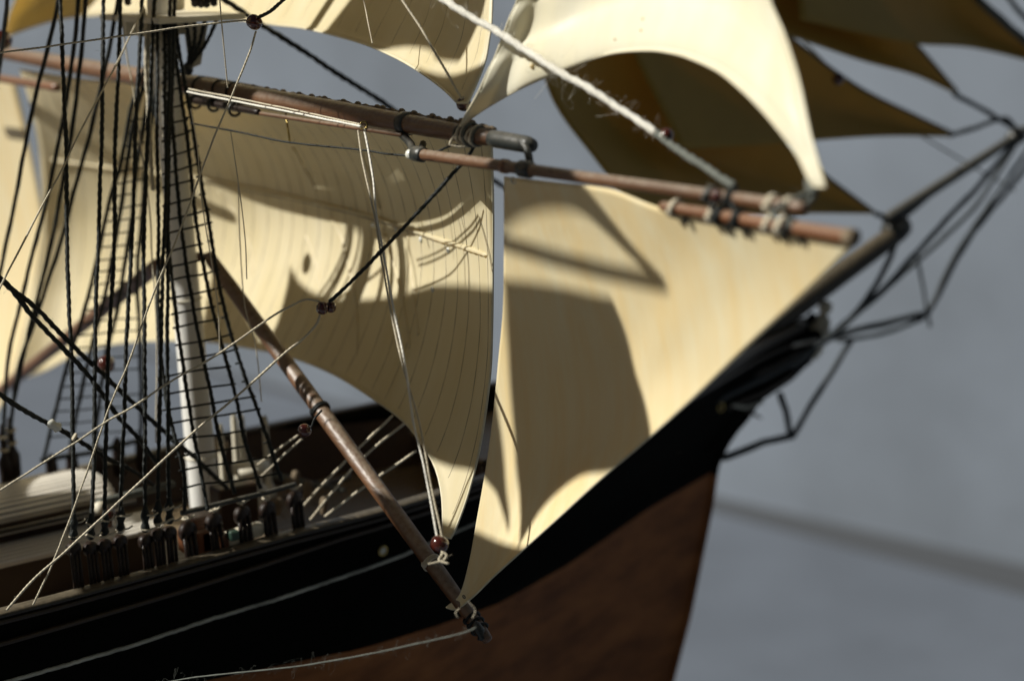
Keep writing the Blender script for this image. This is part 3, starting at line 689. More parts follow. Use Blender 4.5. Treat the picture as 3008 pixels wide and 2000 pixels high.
shr = [
 [(463, 60), (462, 134), (460, 402), (468, 696), (464, 823), (470, 1020), (488, 1180), (515, 1290), (541, 1394), (543, 1500)],
 [(480, 60), (484, 134), (488, 420), (495, 734), (513, 890), (531, 1024), (562, 1225), (576, 1310), (610, 1500)],
 [(492, 60), (500, 268), (518, 500), (536, 696), (554, 823), (585, 1002), (625, 1180), (647, 1296), (690, 1450)],
 [(505, 60), (518, 179), (549, 402), (576, 650), (616, 868), (661, 1046), (696, 1180), (719, 1296), (766, 1435)],
 [(512, 60), (531, 179), (554, 313), (585, 491), (621, 696), (638, 801), (670, 957), (714, 1091), (755, 1200), (828, 1412)]]
sh3 = []
for i, q in enumerate(shr):
    shroud(q, -.7, name='shroud', r=.039, label='black laddered shroud of the foremast')
    sh3.append(catmull(np.array(ends(q, dict(Y=-.7), dict(Y=-4.25))), 400))
def at_y(c3, y):
    pr = proj(c3); return c3[np.argmin(abs(pr[:, 1]-y))]
for k in range(29):
    y = 146+k*45.5-(6 if k % 3 == 0 else 0)
    a, e = 1, (4 if k % 4 in (0, 3) else 3)
    if k > 20: a = 0
    pts = []
    for i in range(a, e+1):
        yy = y-(10*(i-1)); yy = min(yy, 1470-20*i); pts.append(at_y(sh3[i], yy)+np.array([-.025, -.03, 0]))
    if len(pts) < 2 or y > 1445: continue
    pts = np.array(pts); d0 = pts[0]-pts[1]; d1 = pts[-1]-pts[-2]
    pts = np.concatenate([[pts[0]+d0/np.linalg.norm(d0)*.09], pts, [pts[-1]+d1/np.linalg.norm(d1)*.08]])
    rope3('ratline', pts, .021, M['black_rope'], lay=False, wob=.6, sides=6)
    for i in range(5):
        if i < a or i > e:       # clipped ratline stubs
            p = at_y(sh3[i], y-10*(i-1)); 
            if i == 4: rope3('ratline', [p+np.array([-.10, .02, -.01]), p+np.array([.03, -.03, 0.0])], .021, M['black_rope'], lay=False, wob=0, sides=6)
# far side shrouds
PB = dict(Y=4.2)
pshr = [
 [(470, 90), (388, 303), (353, 491), (321, 600), (277, 800), (232, 957), (192, 1091), (143, 1296), (128, 1350)],
 [(475, 90), (400, 330), (379, 446), (357, 600), (308, 868), (268, 1024), (214, 1270), (205, 1330)],
 [(478, 90), (420, 380), (402, 491), (386, 640), (348, 890), (312, 1046), (286, 1225), (280, 1320)],
 [(482, 90), (440, 400), (420, 600), (402, 823), (412, 1000), (415, 1225), (410, 1310)]]
ps3 = []
for q in pshr:
    rope('shroud', q, dict(Y=.6), PB, .05, 'black_rope', lay=False, sides=8, label='blurred laddered shroud on the far side'); ps3.append(catmull(np.array(ends(q, dict(Y=.6), PB)), 400))
for k in range(26):
    y = 362+k*37; e = 3 if k % 3 else 2
    pts = [at_y(ps3[i], y-4-5*i) for i in range(0, e+1)]
    rope3('ratline', pts, .02, M['black_rope'], lay=False, wob=.5, sides=5)
for q in ([(24, -30), (10, 100), (0, 190), (-20, 330)], [(176, -20), (138, 156), (98, 312), (58, 513), (22, 696), (-30, 950)],
          [(232, -20), (219, 134), (196, 290), (143, 558), (129, 613), (67, 868), (20, 1080), (10, 1290)],
          [(254, -20), (239, 156), (210, 379), (156, 696), (125, 823), (95, 930), (40, 1180), (30, 1290)],
          [(352, -20), (312, 179), (268, 379), (232, 513), (183, 696), (112, 912), (54, 1091), (28, 1280)]):
    rope('backstay', q, dict(Y=.6), dict(Y=4.2), .046, 'black_rope', lay=False, sides=8, label='blurred backstay on the far side')
for (x, y) in ((12, 1320), (34, 1300)):
    c = P(x, y, Y=4.2); MB().lathe(c, [0, 0, 1], [(.03, -.9), (.16, -.8), (.17, -.3), (.08, -.1), (.09, .3), (.04, .6)], 12).build('deadeye', M['deadeye'], SHIP)
    for dz in (.0, .3): MB().ring(c+np.array([0, 0, dz]), [0, 0, 1], .09, .04, 14, 6).build('seizing', M['hemp'], SHIP)
for x, y in ((150, 1350), (210, 1335), (285, 1320), (345, 1300), (412, 1290)):
    c = P(x, y, Y=4.15); MB().lathe(c, [0, 0, 1], [(.03, -.9), (.16, -.8), (.15, -.3), (.13, .0), (.03, .15)], 10).build('deadeye', M['deadeye'], SHIP)
rope('shear_pole', [(120, 1352), (260, 1330), (420, 1290)], dict(Y=4.1), dict(Y=4.1), .06, 'black_rope', lay=False)
# fairlead bar across the near shrouds
MB().tube(catmull(ends([(532, 1506), (610, 1488), (700, 1466), (780, 1447), (868, 1422)], dict(Y=-4.22), dict(Y=-4.1)), 40), .052, sides=12).build('shear_pole', M['iron'], SHIP, label='dark bar lashed across the foot of the near shrouds')

# dead-eyes with lanyards at the near rail
proto = None
def deadeye(px, py, Yv, tilt=0, pyr=None, big=1.0):
    """upper block, seizings above it, and three lanyard falls down to the rail"""
    c = P(px, py, Y=Yv); o = MB().lathe(c, [.25, -1, .1], [(.0, -.075), (.10, -.075), (.15*big, -.04), (.13*big, 0), (.15*big, .04), (.10, .075), (0, .075)], 20).build('deadeye', M['deadeye'], SHIP)
    zr = float(railz(c[0]))-.02; zl = min(c[2]-.35, zr+.0)
    bot = np.array([c[0]+tilt*(c[2]-zl), -yb(c[0])+.17, zl-.35])
    for k in (-1, 0, 1):
        a = c+np.array([k*.075*big, -.07, -.03 if k else -.07]); e = bot+np.array([k*.075*big, -.04, 0]); MB().tube([a, a*.5+e*.5+np.array([0, -.02, 0]), e], .034*big, sides=7).build('lanyard', M['deadeye'], o)
    for k in (-.5, .5):
        a = c+np.array([k*.062, .07, -.03]); e = bot+np.array([k*.062, .08, 0]); MB().tube([a, e], .024, sides=6).build('lanyard', M['deadeye'], o)
    return o
for q, py in zip(backs, (1612, 1612, 1604, 1592, 1590, 1572, 1566)):
    x = q[-1][0]; d = deadeye(x, py, -4.22)
    # doubled end of the shroud with its white seizings
    c1 = P(x, py-28, Y=-4.25); c2 = P(q[-2][0]*.35+x*.65, py-105, Y=-4.25); ax = (c2-c1)
    MB().tube(catmull([c1, c1+ax*.25, c1+ax*.5, c1+ax*.8, c2], 14), [.05, .075, .085, .085, .07, .06, .065, .085, .09, .085, .07, .055, .05, .035], sides=10).build('splice', M['black_rope'], SHIP)
    for f in (.12, .62):
        c = c1+ax*f+rng.normal(0, .01, 3); bb = MB(); bb.ring(c, ax+rng.normal(0, .15, 3), .075, .022, 16, 6); e = c+np.array([.06, -.06, 0]); bb.tube([e, e+np.array([.08, -.02, .01]), e+np.array([.15, -.03, .05])], .018, sides=5); bb.build('seizing', M['hemp'], SHIP)
for (x, y) in ((551, 1560), (628, 1535), (712, 1512), (786, 1500), (866, 1470)):
    deadeye(x, y, -4.08, big=1.35)
    c = P(x-4, y-38, Y=-4.1); bb = MB(); bb.ring(c, [0, 0, 1.], .07, .024, 16, 6); bb.tube([c+np.array([.06, -.05, 0]), c+np.array([.16, -.07, .05])], .02, sides=5); bb.build('seizing', M['hemp'], SHIP)

# stays
rope('fore_stay', [(500, -90), (656, 0), (728, 45), (812, 98), (985, 213), (1156, 326), (1450, 530), (1700, 700), (2150, 995)], dict(Y=0), dict(Y=0), .058, 'black_rope', fuzz=2, label='thick black stay running down behind the yard to the bow')
for q, a, e in (([(-60, 770), (9, 823), (89, 921), (192, 1029), (277, 1127), (339, 1212), (402, 1283), (470, 1370)], 30.6, 34.),
             ([(-60, 775), (13, 832), (103, 904), (201, 1002), (312, 1109), (384, 1176), (446, 1234), (504, 1288), (577, 1348), (668, 1435)], 30.6, 35.5),
             ([(-40, 1130), (0, 1158), (67, 1203), (147, 1247), (214, 1283), (310, 1342), (408, 1394), (449, 1424)], 30.6, 34.5)):
    rope('stay', q, a, e, .046, 'black_rope', fuzz=4, label='black stay slanting down to the deck at the left')
bb = MB(); c = P(160, 1250, D=31.4); bb.lathe(c, P(214, 1283, D=31.7)-c, [(.0, -.16), (.09, -.1), (.07, 0), (.10, .08), (.0, .17)], 10); bb.build('knot', M['glue'], SHIP, label='pale lashing on a black stay')
c = P(218, 1284, D=31.8); MB().ring(c, P(300, 1330, D=32)-c, .06, .03, 14, 6).build('knot', M['hemp'], SHIP)

# white brace cord and running threads
rope('brace', [(1270, -40), (1300, 0), (1479, 107), (1612, 192), (1746, 268), (1930, 392)], 27.5, 25.4, .056, 'white_rope', fuzz=20, fuzz_len=.28, label='thick bright white cord crossing the upper sails')
rope('pendant', [(1930, 392), (1972, 424), (2059, 482), (2157, 548)], 25.4, 23.2, .058, 'grey_rope', fuzz=4, fuzz_len=.2, label='grey-green cord from the red bead down to the boom')
beadp = [(0, -1), (.45, -.95), (.85, -.6), (1, 0), (.85, .6), (.45, .95), (0, 1)]
def bead(px, py, D, r, axis, label=None, material='bead', **k):
    c = P(px, py, D=D); bb = MB().lathe(c, axis, [(a*r, b_*r*.92) for a, b_ in [(.22, -.9), (.45, -.95), (.8, -.68), (.97, -.3), (1, 0), (.97, .3), (.8, .68), (.45, .95), (.22, .9)]], 20)
    return bb.build('bead', M[material], SHIP, label=label)
bead(1958, 398, 25.2, .105, CR, 'dull red bead at the end of the white cord')
bead(1944, 398, 25.0, .03, CR, material='glue')
bead(747, 66, 30.5, .145, CR*.6+CU*.8, 'glossy dark red bead where threads meet the black stay')
bead(1362, 306, 28.6, .125, CR*.3+CD, 'dark red bead at the topsail corner')
bead(1378, 316, 28.3, .055, CR, material='hem')
bead(947, 905, 29.6, .115, CR, 'dark red bead at the end of the black pendant')
bead(972, 902, 29.7, .10, CR)
bead(895, 1264, 31.1, .125, CR+.4*CU, 'dark red bead hanging beside the lower boom')
bead(1291, 1597, 27.9, .15, CR*.5+CU, 'dark red bead at the lower corner of the big sail')
bead(8, 118, 38, .22, CR, 'blurred red bead at the upper left')
bead(312, 1070, 37.5, .2, CR, 'blurred reddish bead behind the far shrouds')
bead(2462, 232, 44, .16, CR, 'dark blurred bead behind the bright sail')
rope('pendant', [(968, 886), (1000, 858), (1100, 760), (1250, 600), (1340, 500), (1380, 452), (1395, 425)], 29.6, 28.2, .032, 'black_rope', fuzz=2, label='thin black pendant from the yardarm down to a bead')
rope('pendant', [(752, 55), (790, 36), (850, -14)], 30.5, 29.5, .03, 'black_rope')
TH = .017
def thread(pts, a, e, r=TH, material='hemp', **k): return rope('thread', pts, a, e, r, material, fuzz=k.pop('fuzz', 1.5), fuzz_len=.07, **k)
thread([(-30, 160), (0, 156), (134, 138), (223, 125), (402, 100), (536, 80), (723, 60)], 30., 30.5)
thread([(422, 20), (415, 40), (390, 90), (357, 161), (290, 286), (223, 411), (179, 504), (125, 603), (67, 716), (0, 846), (-20, 890)], 34, 29)
thread([(752, 92), (735, 150), (670, 308), (612, 446), (522, 696), (482, 788), (442, 886), (379, 1064), (321, 1194), (286, 1296), (245, 1414), (153, 1659), (97, 1776)], 30.4, 31.2)
thread([(940, 885), (900, 880), (860, 897), (800, 930), (745, 968), (620, 1052), (504, 1118), (393, 1192), (312, 1238), (228, 1296), (0, 1440), (-40, 1466)], 29.6, 29.2, .018, fuzz=3)
thread([(940, 925), (931, 950), (890, 995), (842, 1033), (714, 1148), (561, 1276), (383, 1441), (191, 1620), (100, 1700), (20, 1790)], 29.7, 31.0, .021, fuzz=3)
thread([(555, 262), (700, 290), (900, 332), (1058, 366)], 33.4, 29.8, .016); thread([(550, 270), (600, 280), (720, 303), (900, 340), (1060, 372)], 33.3, 29.7, .019, 'white_rope')
thread([(1070, 380), (1078, 420), (1092, 500), (1098, 540), (1107, 640), (1122, 720), (1150, 870), (1188, 1060), (1215, 1240), (1245, 1370), (1285, 1580)], 29.8, 27.9, .02, 'white_rope', fuzz=3)
thread([(1052, 384), (1065, 470), (1098, 620), (1112, 700), (1138, 860), (1172, 1030), (1202, 1140), (1232, 1240), (1262, 1400), (1300, 1580)], 29.8, 27.9, .018, 'hemp', fuzz=3)
thread([(645, -10), (647, 22), (669, 259)], 30.8, 31.4, .012); thread([(678, 388), (690, 470), (700, 536), (720, 700), (725, 820)], 31.6, 32, .01)
thread([(560, 320), (578, 420), (590, 560), (600, 640), (640, 900), (646, 1040)], 32, 33, .011); thread([(700, 536), (705, 700), (720, 900), (750, 1010), (768, 1180)], 33, 34, .011)
thread([(1064, -20), (1094, 128)], 31, 30.5, .013); thread([(1170, -20), (1181, 0), (1240, 90), (1357, 292)], 29, 28.4, .02)
thread([(420, 25), (430, 90), (436, 200), (440, 400)], 35, 35, .05, 'hemp'); thread([(432, 60), (428, 200), (438, 360), (450, 560)], 34.8, 35, .04, 'hemp')
thread([(360, 60), (370, 150), (390, 260), (410, 400), (440, 620), (446, 740), (460, 1000), (458, 1300)], 35, 35, .016)
for q in ([(875, 1278), (815, 1320), (757, 1364)], [(885, 1290), (830, 1340), (765, 1400)], [(1153, 1220), (1040, 1330), (960, 1410), (889, 1488)], [(1190, 1242), (1060, 1350), (980, 1440), (912, 1525)], [(1222, 1324), (1110, 1400), (1040, 1450), (955, 1516)]):
    thread(q, 33.5, 35.2, .026 if q[0][0] > 1000 else .02)
for q in ([(1240, 520), (1262, 760), (1290, 1000)],): pass
# knot of thread round the yardarm
for i in range(7):
    c = on_yard(1362+i*8); turns(c, yd+rng.normal(0, .12, 3), .185-.004*i, .02+.006*(i % 2), 1.05, M['hemp'] if i % 3 else M['grey_rope'], 'lashing', yard, .03)
rope('thread', [(1352, 378), (1335, 400), (1322, 424), (1345, 432), (1378, 430)], 28.1, 28.1, .02, 'hemp', fuzz=6, fuzz_len=.1)
rope('footrope', [(1395, 430), (1330, 428), (1290, 444), (1245, 455)], 28.3, 29, .02, 'black_rope')
rope('footrope', [(560, 362), (567, 364), (700, 388), (830, 415), (950, 430), (1071, 442), (1130, 452), (1187, 457), (1214, 459)], 33.5, 29.6, .017, 'black_rope', fuzz=3, label='thin dark footrope below the yard')
# tack lashings of the topmast studding sail
for q in ([(2400, 555), (2350, 580), (2300, 600), (2275, 612)], [(2372, 530), (2378, 556), (2400, 560)], [(2396, 560), (2380, 590), (2360, 606)]):
    rope('lashing', q, 21.6, 21.4, .042, 'grey_rope', lay=False, fuzz=5)
rope('thread', [(1345, 385), (1365, 360), (1385, 350)], 28.2, 28.2, .02, 'hemp')
for q in ([(1296, 1620), (1312, 1630), (1302, 1646), (1280, 1652), (1258, 1656)], [(1300, 1625), (1290, 1645), (1318, 1655)]):
    rope('thread', q, 27.6, 27.5, .018, 'hemp', fuzz=8)
rope('thread', [(1350, 1785), (1338, 1800), (1345, 1812)], 26.8, 26.8, .0065, 'hemp'); rope('thread', [(1375, 1765), (1396, 1790), (1388, 1815)], 26.8, 26.8, .0065, 'hemp')
rope('guy', [(1398, 1842), (1370, 1855), (1300, 1873), (1200, 1895), (1120, 1912), (1000, 1935), (880, 1955), (700, 1975), (560, 1990), (440, 2012)], 26.5, 30.5, .012, 'grey_rope', fuzz=14, fuzz_len=.16, label='fluffy grey guy running aft from the lower boom end')

# head rigging at the bow
def hr(pts, y0, y1, w, **k):
    d = depth(P(*pts[0], Y=y0)); return rope(k.pop('name', 'bow_stay'), pts, dict(Y=y0), dict(Y=y1), w*.55*d/F_PX, k.pop('m', 'slate_rope'), lay=False, sides=7, **k)
hr([(3060, 330), (2985, 405), (2740, 570), (2640, 650)], 0, 0, 12)
hr([(2985, 410), (2860, 560), (2600, 840), (2440, 985), (2330, 1080)], 0, -.6, 15, label='dark bobstay under the jibboom')
hr([(3060, 420), (2980, 530), (2850, 700), (2722, 925)], 0, 0, 14); hr([(3060, 380), (2900, 610), (2800, 760), (2722, 925)], 0, 0, 12)
hr([(2640, 700), (2560, 860), (2470, 965), (2330, 1060), (2100, 1180)], 0, -.8, 16)
hr([(2722, 922), (2600, 950), (2450, 985), (2400, 1010)], 0, 0, 18); hr([(2712, 935), (2580, 985), (2460, 1000)], 0, .3, 12)
hr([(2690, 740), (2712, 850), (2732, 960)], 0, 0, 9, name='dolphin_striker')
hr([(2980, 430), (2870, 600), (2700, 760), (2500, 940), (2380, 1040)], .2, .3, 13)
hr([(2500, 1000), (2420, 1130), (2325, 1285)], 0, -.2, 16); hr([(2290, 1155), (2322, 1280)], -.1, -.2, 18)
hr([(2325, 1280), (2230, 1305), (2125, 1345)], -.2, 0, 20)
hr([(2800, 275), (2900, 330), (2990, 385)], 0, 0, 14); hr([(2790, 398), (2880, 372), (2960, 350), (2985, 392)], 0, 0, 14); hr([(2570, 628), (2610, 640), (2640, 660)], 0, 0, 14)
hr([(2870, -5), (2985, 100), (3060, 170)], 0, 0, 22, m='grey_rope'); hr([(2950, -20), (3060, 110)], .2, .2, 14)
hr([(2200, -120), (2360, 120), (2600, 330), (2980, 560)], .6, .4, 6, m='grey_rope')

# head of the bow: knees, rails, forecastle
hd = MB()
o1 = [(1985, 1180), (2120, 1060), (2270, 975), (2300, 1005), (2425, 965), (2440, 985), (2375, 1075), (2330, 1120), (2240, 1180), (2165, 1225), (2125, 1300), (2080, 1330), (1990, 1300)]
N1 = len(o1); V = [P(x, y, Y=-.34) for x, y in o1]+[P(x, y, Y=-.34)+np.array([0, .68, 0]) for x, y in o1]
hd.add(V, [tuple(range(N1)), tuple(range(2*N1-1, N1-1, -1))]+[(i, (i+1) % N1, N1+(i+1) % N1, N1+i) for i in range(N1)])
head = hd.build('bow_head', M['hull'], SHIP, smooth=False, label='black carved head under the bowsprit'); bv = head.modifiers.new('b', 'BEVEL'); bv.width = .0008; bv.segments = 2
for q in ([(1990, 1270), (2130, 1200), (2250, 1150), (2380, 1060)], [(1985, 1235), (2150, 1130), (2300, 1060), (2430, 985)]):
    hr(q, -.55, -.2, 14, name='head_rail', m='mould')
MB().tube(catmull([P(2150, 1188, Y=-.5), P(2190, 1196, Y=-.45), P(2240, 1180, Y=-.4)], 10), .05, sides=8).build('head_rail', M['stripe'], head)
MB().tube(catmull([P(2190, 1205, Y=-.2), P(2225, 1222, Y=-.2), P(2238, 1228, Y=-.2)], 8), [.05]*3+[.045]*2+[.04, .03, .02], sides=8).build('scroll', M['mould'], head)
MB().lathe(P(2402, 985, Y=-.1), P(2425, 900, Y=-.1)-P(2402, 985, Y=-.1), [(.12, -.7), (.26, -.4), (.22, -.1), (.30, .15), (.24, .5), (.10, .62), (.20, .75), (.18, .95), (.02, 1.02)], 14).build('figurehead', M['offwhite'], head, label='small pale figurehead')
for (x, y) in ((2118, 1196), (1990, 1320)):
    MB().ring(P(x, y, Y=-.75), [0, 1, 0], .10, .03, 12, 6).build('hawse_ring', M['brass'], head)
MB().box(P(2335, 1000, Y=0), 1.0, .8, .1).build('bow_platform', M['plank_white'], head, smooth=False)

# ------------------------------------------------------------------ deck furniture
# long deckhouse with planked roof
h0 = P(402, 1445, Z=1.0); h1 = P(0, 1540, Z=1.0)
hx1 = h0[0]-.3; hy0 = min(h0[1], h1[1])-.0
hb = MB(); hb.box((hx1-6.1, hy0+1.55, .13), 12, 2.7, 1.6, bev=.03)
house = hb.build('deckhouse', M['house'], SHIP, smooth=False, label='brown deckhouse with white planked roof')
for i in range(14):
    y = hy0+.13+i*.235; z = 1.02-.006*(i-6.5)**2
    plank(hx1-12, hx1+.1-.006*(i-6.5)**2, y, z, .165, .10, M['plank_white'], house, 'roof%d' % abs(i*2-13))
MB().add(*strip_sweep([(hx1-12.1, hy0-.02, .85), (hx1-4, hy0-.02, .85), (hx1+.2, hy0-.02, .85)], rnd_prof(.1, .1))).build('eaves', M['rail'], house)
for k in range(7):
    MB().box((hx1-1.0-k*1.6, hy0+.18, .35), .5, .06, .5).build('window_panel', M['inner'], house, smooth=False)
# lower planked hatch-house along the near side
g0 = P(492, 1548, Z=.5); gx1 = g0[0]-.1; gy0 = g0[1]
gb = MB(); gb.box((gx1-6, gy0+.62, -.1), 12, 1.2, 1.1, bev=.03); side = gb.build('side_house', M['house'], SHIP, smooth=False, label='low brown house with pale planked top beside the rail')
for i in range(6): plank(gx1-12, gx1+.06, gy0+.08+i*.215, .49, .145, .10, M['plank_white'], side, 'side')
# spare spar and round things on deck
spar('spare_spar', P(285, 1478, Z=1.25), P(510, 1420, Z=1.25), .09, .08, M['grey_rope'], sides=14)
MB().lathe(P(296, 1490, Z=1.2), [1, .1, 0], [(0, -.12), (.12, -.1), (.14, 0), (.1, .1), (0, .13)], 14).build('winch_head', M['offwhite'], SHIP)
MB().lathe(P(322, 1520, Z=1.0), [0, 0, 1], [(.07, -.2), (.07, 0), (.12, .05), (.12, .15), (0, .2)], 12).build('bollard', M['bead'], SHIP)
# bitts and boxes beside the foremast
MB().box(P(592, 1545, Y=-3.2), .55, .5, .55, bev=.04).build('bitts', M['wood'], SHIP, smooth=False, label='small varnished box near the rail')
MB().box(P(590, 1580, Y=-3.3), .8, .5, .5, bev=.04).box(P(620, 1600, Y=-3.4), .5, .3, .7, bev=.03).build('chest', M['wood'], SHIP, smooth=False)
MB().box(P(690, 1500, Y=-2.2), .9, .5, 1.2, bev=.04).build('locker', M['house'], SHIP, smooth=False)
# pale rounded board with a green tin on the rail
c = P(712, 1568, Y=-4.05); ax = P(780, 1545, Y=-4.05)-c; ax /= np.linalg.norm(ax); n_ = np.cross(ax, [0, 0, 1.]); n_ /= np.linalg.norm(n_)
bpath = [c-ax*.42, c-ax*.38, c+ax*.1, c+ax*.35, c+ax*.48, c+ax*.53]
V = []; Fc = []; outl = [(-.42, .13), (.25, .15), (.42, .11), (.52, .02), (.50, -.08), (.38, -.14), (-.42, -.15)]
for s_ in (-1, 1):
    for a, z in outl: V.append(c+ax*a+n_*s_*.12+np.array([0, 0, z]))
k_ = len(outl); Fc = [tuple(range(k_)), tuple(range(2*k_-1, k_-1, -1))]+[(i, (i+1) % k_, k_+(i+1) % k_, k_+i) for i in range(k_)]
bd_o = MB().add(V, Fc).build('rail_board', M['offwhite'], SHIP, smooth=False, label='pale rounded board fixed on the rail'); bv = bd_o.modifiers.new('b', 'BEVEL'); bv.width = .0004; bv.segments = 3
MB().box(P(684, 1570, Y=-4.3), .20, .22, .2, bev=.03).build('green_block', M['green'], bd_o, smooth=False)
MB().box(P(655, 1588, Y=-4.1), .16, .28, .34, bev=.03).build('board_end', M['wood'], bd_o, smooth=False)
# capstan, bollards and pins seen between the shrouds
MB().lathe(P(738, 1400, Y=-.5), [0, 0, 1], [(.34, -.75), (.36, -.3), (.25, -.2), (.22, .05), (.40, .12), (.42, .28), (.2, .34), (0, .35)], 22).build('capstan', M['offwhite'], SHIP, label='pale capstan by the foot of the mast')
for (x, y, yv) in ((660, 1330, .2), (700, 1300, .4), (722, 1300, .4), (790, 1300, .5)):
    a = P(x, y+130, Y=yv); MB().lathe(a, [0, 0, 1], [(.16, -.2), (.14, .0), (.07, .15), (.07, 1.6), (.05, 1.7)], 12).build('stanchion', M['offwhite'], SHIP)
for (x, y, yv, r) in ((850, 1420, -.8, .12), (905, 1430, -1.2, .11), (952, 1478, -2.0, .10), (645, 1310, 1.2, .22), (868, 1400, -.3, .1), (820, 1480, -2.2, .1)):
    MB().lathe(P(x, y, Y=yv), [0.2, 0, 1], [(.05, -.25), (r*.8, -.1), (r, .02), (r*.8, .12), (0, .16)], 14).build('bollard', M['dusty'], SHIP)
MB().box((8.6, .6, -.1), 3.6, 3.2, .75, bev=.1).build('forecastle_house', M['house'], SHIP, smooth=False, label='brown forward deckhouse')
for i in range(11): plank(6.8, 10.4, .6-1.5+i*.3, .30, .27, .08, M['deck'], deck, 'fc')
spar('spare_spar', P(800, 1395, Z=.2), P(1010, 1440, Z=.2), .08, .06, M['grey_rope'], sides=12)
spar('spare_spar', P(830, 1460, Z=.1), P(1030, 1400, Z=.1), .06, .06, M['rail'], sides=12)
# port hole ring in the side
pc = P(1125, 1617, Y=-4.29)
phr = MB().ring(pc+np.array([0, .0, 0]), [-.05, 1, -.04], .098, .024, 28, 10).build('porthole', M['brass'], hull)
MB().lathe(pc+np.array([0, .02, 0]), [0, -1, 0], [(.09, 0), (.06, .03), (0, .045)], 18).build('porthole_glass', M['glue'], phr)
for x, y in ((940, 1700), (1258, 1150), (1390, 1640)):
    pass

# ------------------------------------------------------------------ unseen sails and panels added to cast shadows, astern of the picture
XM = -11.0  # nearer than the main mast, so the shadows stay sharp
def surf(G):
    pr = proj(G.reshape(-1, 3)); Q = G.reshape(-1, 3)
    def f(x, y):
        i = int(np.argmin((pr[:, 0]-x)**2+(pr[:, 1]-y)**2)); return P(x, y, X=float(Q[i, 0]))
    return f
def astern(px, py, Xs):
    S = Xs(px, py) if callable(Xs) else (P(px, py, **Xs) if isinstance(Xs, dict) else P(px, py, X=Xs))
    return S+LS*((XM-S[0])/LS[0])
def shadow_sail(name, T_, B_, L_, R_, Xs, belly=.8, label=None, hem=0):
    def e(pts, n): return catmull(np.array([astern(x, y, Xs) for x, y in pts]), n)
    n = m_ = 36; A, B, C_, D_ = e(T_, n), e(B_, n), e(L_, m_), e(R_, m_); C_[0], C_[-1], D_[0], D_[-1] = A[0], B[0], A[-1], B[-1]
    u = np.linspace(0, 1, n)[None, :, None]; v = np.linspace(0, 1, m_)[:, None, None]
    G = (1-v)*A[None]+v*B[None]+(1-u)*C_[:, None]+u*D_[:, None]-((1-u)*(1-v)*A[0]+u*(1-v)*A[-1]+(1-u)*v*B[0]+u*v*B[-1])
    G = G+belly*(np.sin(math.pi*u)*np.sin(math.pi*v))*LS
    return sail(name, G, M['sail'], label, hem=0, wrinkle=.0)[0]
SL, SC, ST = surf(lss_G), surf(course_G), surf(topsail_G)
SCL = lambda x, y: SL(x, y) if x > 1440 else SC(x, y)
shadow_sail('shadow_lower_studding_sail', [(1485, 826), (1620, 842), (1800, 878)], [(1520, 1640), (1535, 1590), (1600, 1485), (1700, 1402), (1790, 1385), (1925, 1380)],
          [(1485, 826), (1494, 1000), (1508, 1200), (1522, 1400), (1520, 1640)], [(1800, 878), (1832, 950), (1872, 1100), (1915, 1280), (1938, 1380)], SL)  # unseen sail, inferred from its shadow and cut to it
p0_, p1_ = astern(1500, 722, SL), astern(1955, 838, SL); spar('shadow_studding_sail_boom', p0_-(p1_-p0_)*.6, p1_, .085, .08, M['spar2'])  # unseen boom, laid along the bar of shadow it casts
shadow_sail('shadow_topmast_studding_sail', [(1462, 392), (1560, 405), (1640, 440)], [(1470, 700), (1510, 655), (1560, 628), (1640, 615), (1720, 632), (1800, 700), (1870, 768), (1955, 842)],
          [(1462, 392), (1466, 500), (1470, 680)], [(1640, 440), (1700, 520), (1752, 590), (1860, 722), (1975, 842)], SL)  # unseen sail, its foot and corner shaped by their shadow
shadow_sail('shadow_course', [(850, 780), (880, 830), (940, 868), (1040, 880), (1150, 872), (1300, 838), (1475, 800)],
          [(760, 1100), (900, 1120), (1020, 1180), (1150, 1290), (1260, 1345), (1330, 1372), (1400, 1385), (1450, 1430), (1478, 1500), (1494, 1565)],
          [(850, 780), (840, 860), (810, 970), (760, 1100)], [(1475, 800), (1470, 900), (1454, 1100), (1488, 1400), (1500, 1565)], SCL)  # light blocker, cut to the dark band across the course
shadow_sail('shadow_topsail', [(820, -500), (1200, -500), (1440, -500)], [(825, 66), (960, 96), (1075, 132), (1120, 122), (1200, 132), (1300, 172), (1335, 215), (1448, 260)],
          [(820, -500), (835, -200), (825, 66)], [(1440, -500), (1440, -200), (1448, 260)], 1.8)  # first of several blockers added over the topsail and course head
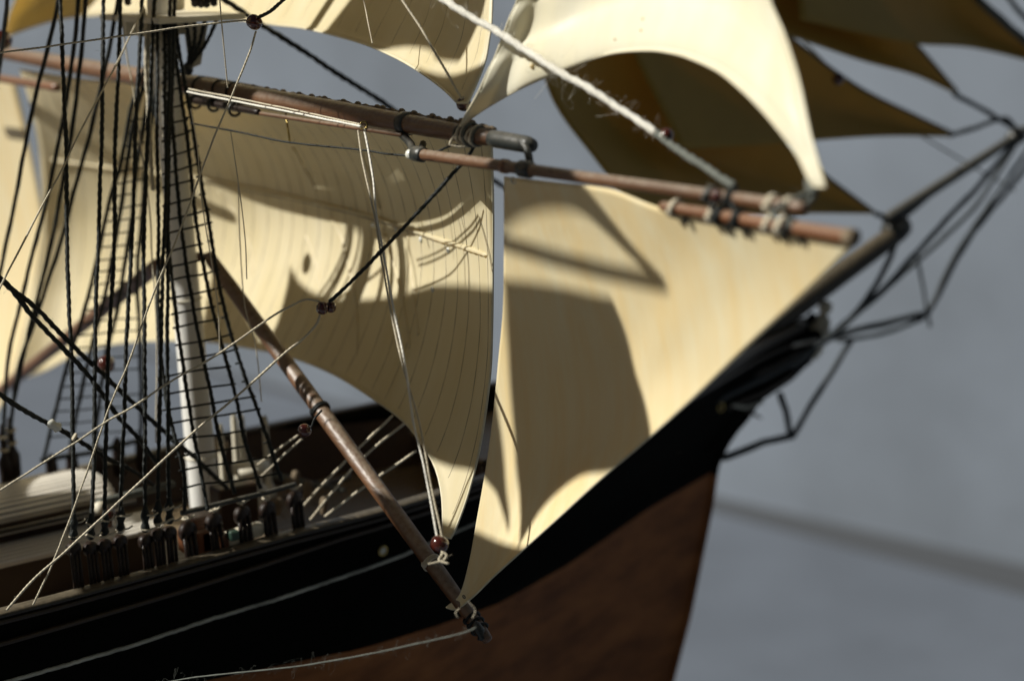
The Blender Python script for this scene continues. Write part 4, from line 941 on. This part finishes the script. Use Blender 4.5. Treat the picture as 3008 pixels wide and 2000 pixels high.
shadow_sail('shadow_topsail', [(845, 150), (1100, 210), (1300, 260), (1448, 260)], [(800, 385), (880, 410), (960, 425), (1120, 455), (1200, 520), (1450, 560)],
          [(845, 150), (820, 260), (800, 385)], [(1448, 260), (1450, 400), (1450, 560)], SC)
shadow_sail('shadow_topsail', [(820, 465), (880, 478), (960, 496), (1120, 524), (1290, 520), (1450, 520)], [(830, 490), (870, 520), (1000, 580), (1130, 606), (1250, 602), (1450, 588)],
          [(820, 465), (825, 478), (830, 490)], [(1450, 520), (1450, 550), (1450, 588)], SC)
shadow_sail('shadow_topsail', [(1225, 202), (1330, 222), (1450, 190)], [(1300, 390), (1450, 400)], [(1225, 202), (1300, 390)], [(1450, 190), (1450, 400)], ST)  # extra panel added to darken the topsail corner
# added spar and flat panels, unseen, shading mast, booms, deck and yard
a_, b_ = astern(596, 985, dict(Y=0)), astern(470, 60, dict(Y=0)); spar('shadow_spar', a_, b_+(b_-a_)*.3, .36, .3, M['mast'])  # unseen spar added to shade the foremast
Q = lambda n, c, Xs: shadow_sail(n, c[0:2], [c[3], c[2]], [c[0], c[3]], [c[1], c[2]], Xs, 0.)  # flat quads, there only to block the sun
Q('shadow_panel', [(585, 735), (650, 735), (800, 1000), (735, 1015)], .5)
Q('shadow_panel', [(1105, 1440), (1540, 1605), (1460, 1960), (1385, 1900)], .5)
D6, D8 = dict(Z=.6), dict(Z=.9)
Q('shadow_panel', [(330, 1330), (1180, 1170), (1185, 1380), (580, 1424)], D6)
Q('shadow_panel', [(305, 1310), (440, 1380), (420, 1440), (285, 1470)], dict(Z=1.12))
Q('shadow_panel', [(75, 1480), (280, 1450), (310, 1560), (70, 1620)], dict(Z=.9))
Q('shadow_panel', [(250, 1620), (505, 1585), (555, 1620), (250, 1790)], D8)
Q('shadow_panel', [(515, 1490), (900, 1475), (890, 1600), (700, 1650)], D6)
Q('shadow_panel', [(-260, 1430), (140, 1345), (70, 1620), (-260, 1640)], D8)
Q('shadow_panel', [(420, 1960), (1120, 1885), (1130, 1940), (430, 2040)], dict(Y=-4.9))
Q('shadow_panel', [(520, 205), (785, 255), (775, 335), (520, 300)], .5)
Q('shadow_panel', [(1095, 300), (1448, 365), (1440, 455), (1090, 405)], .5)
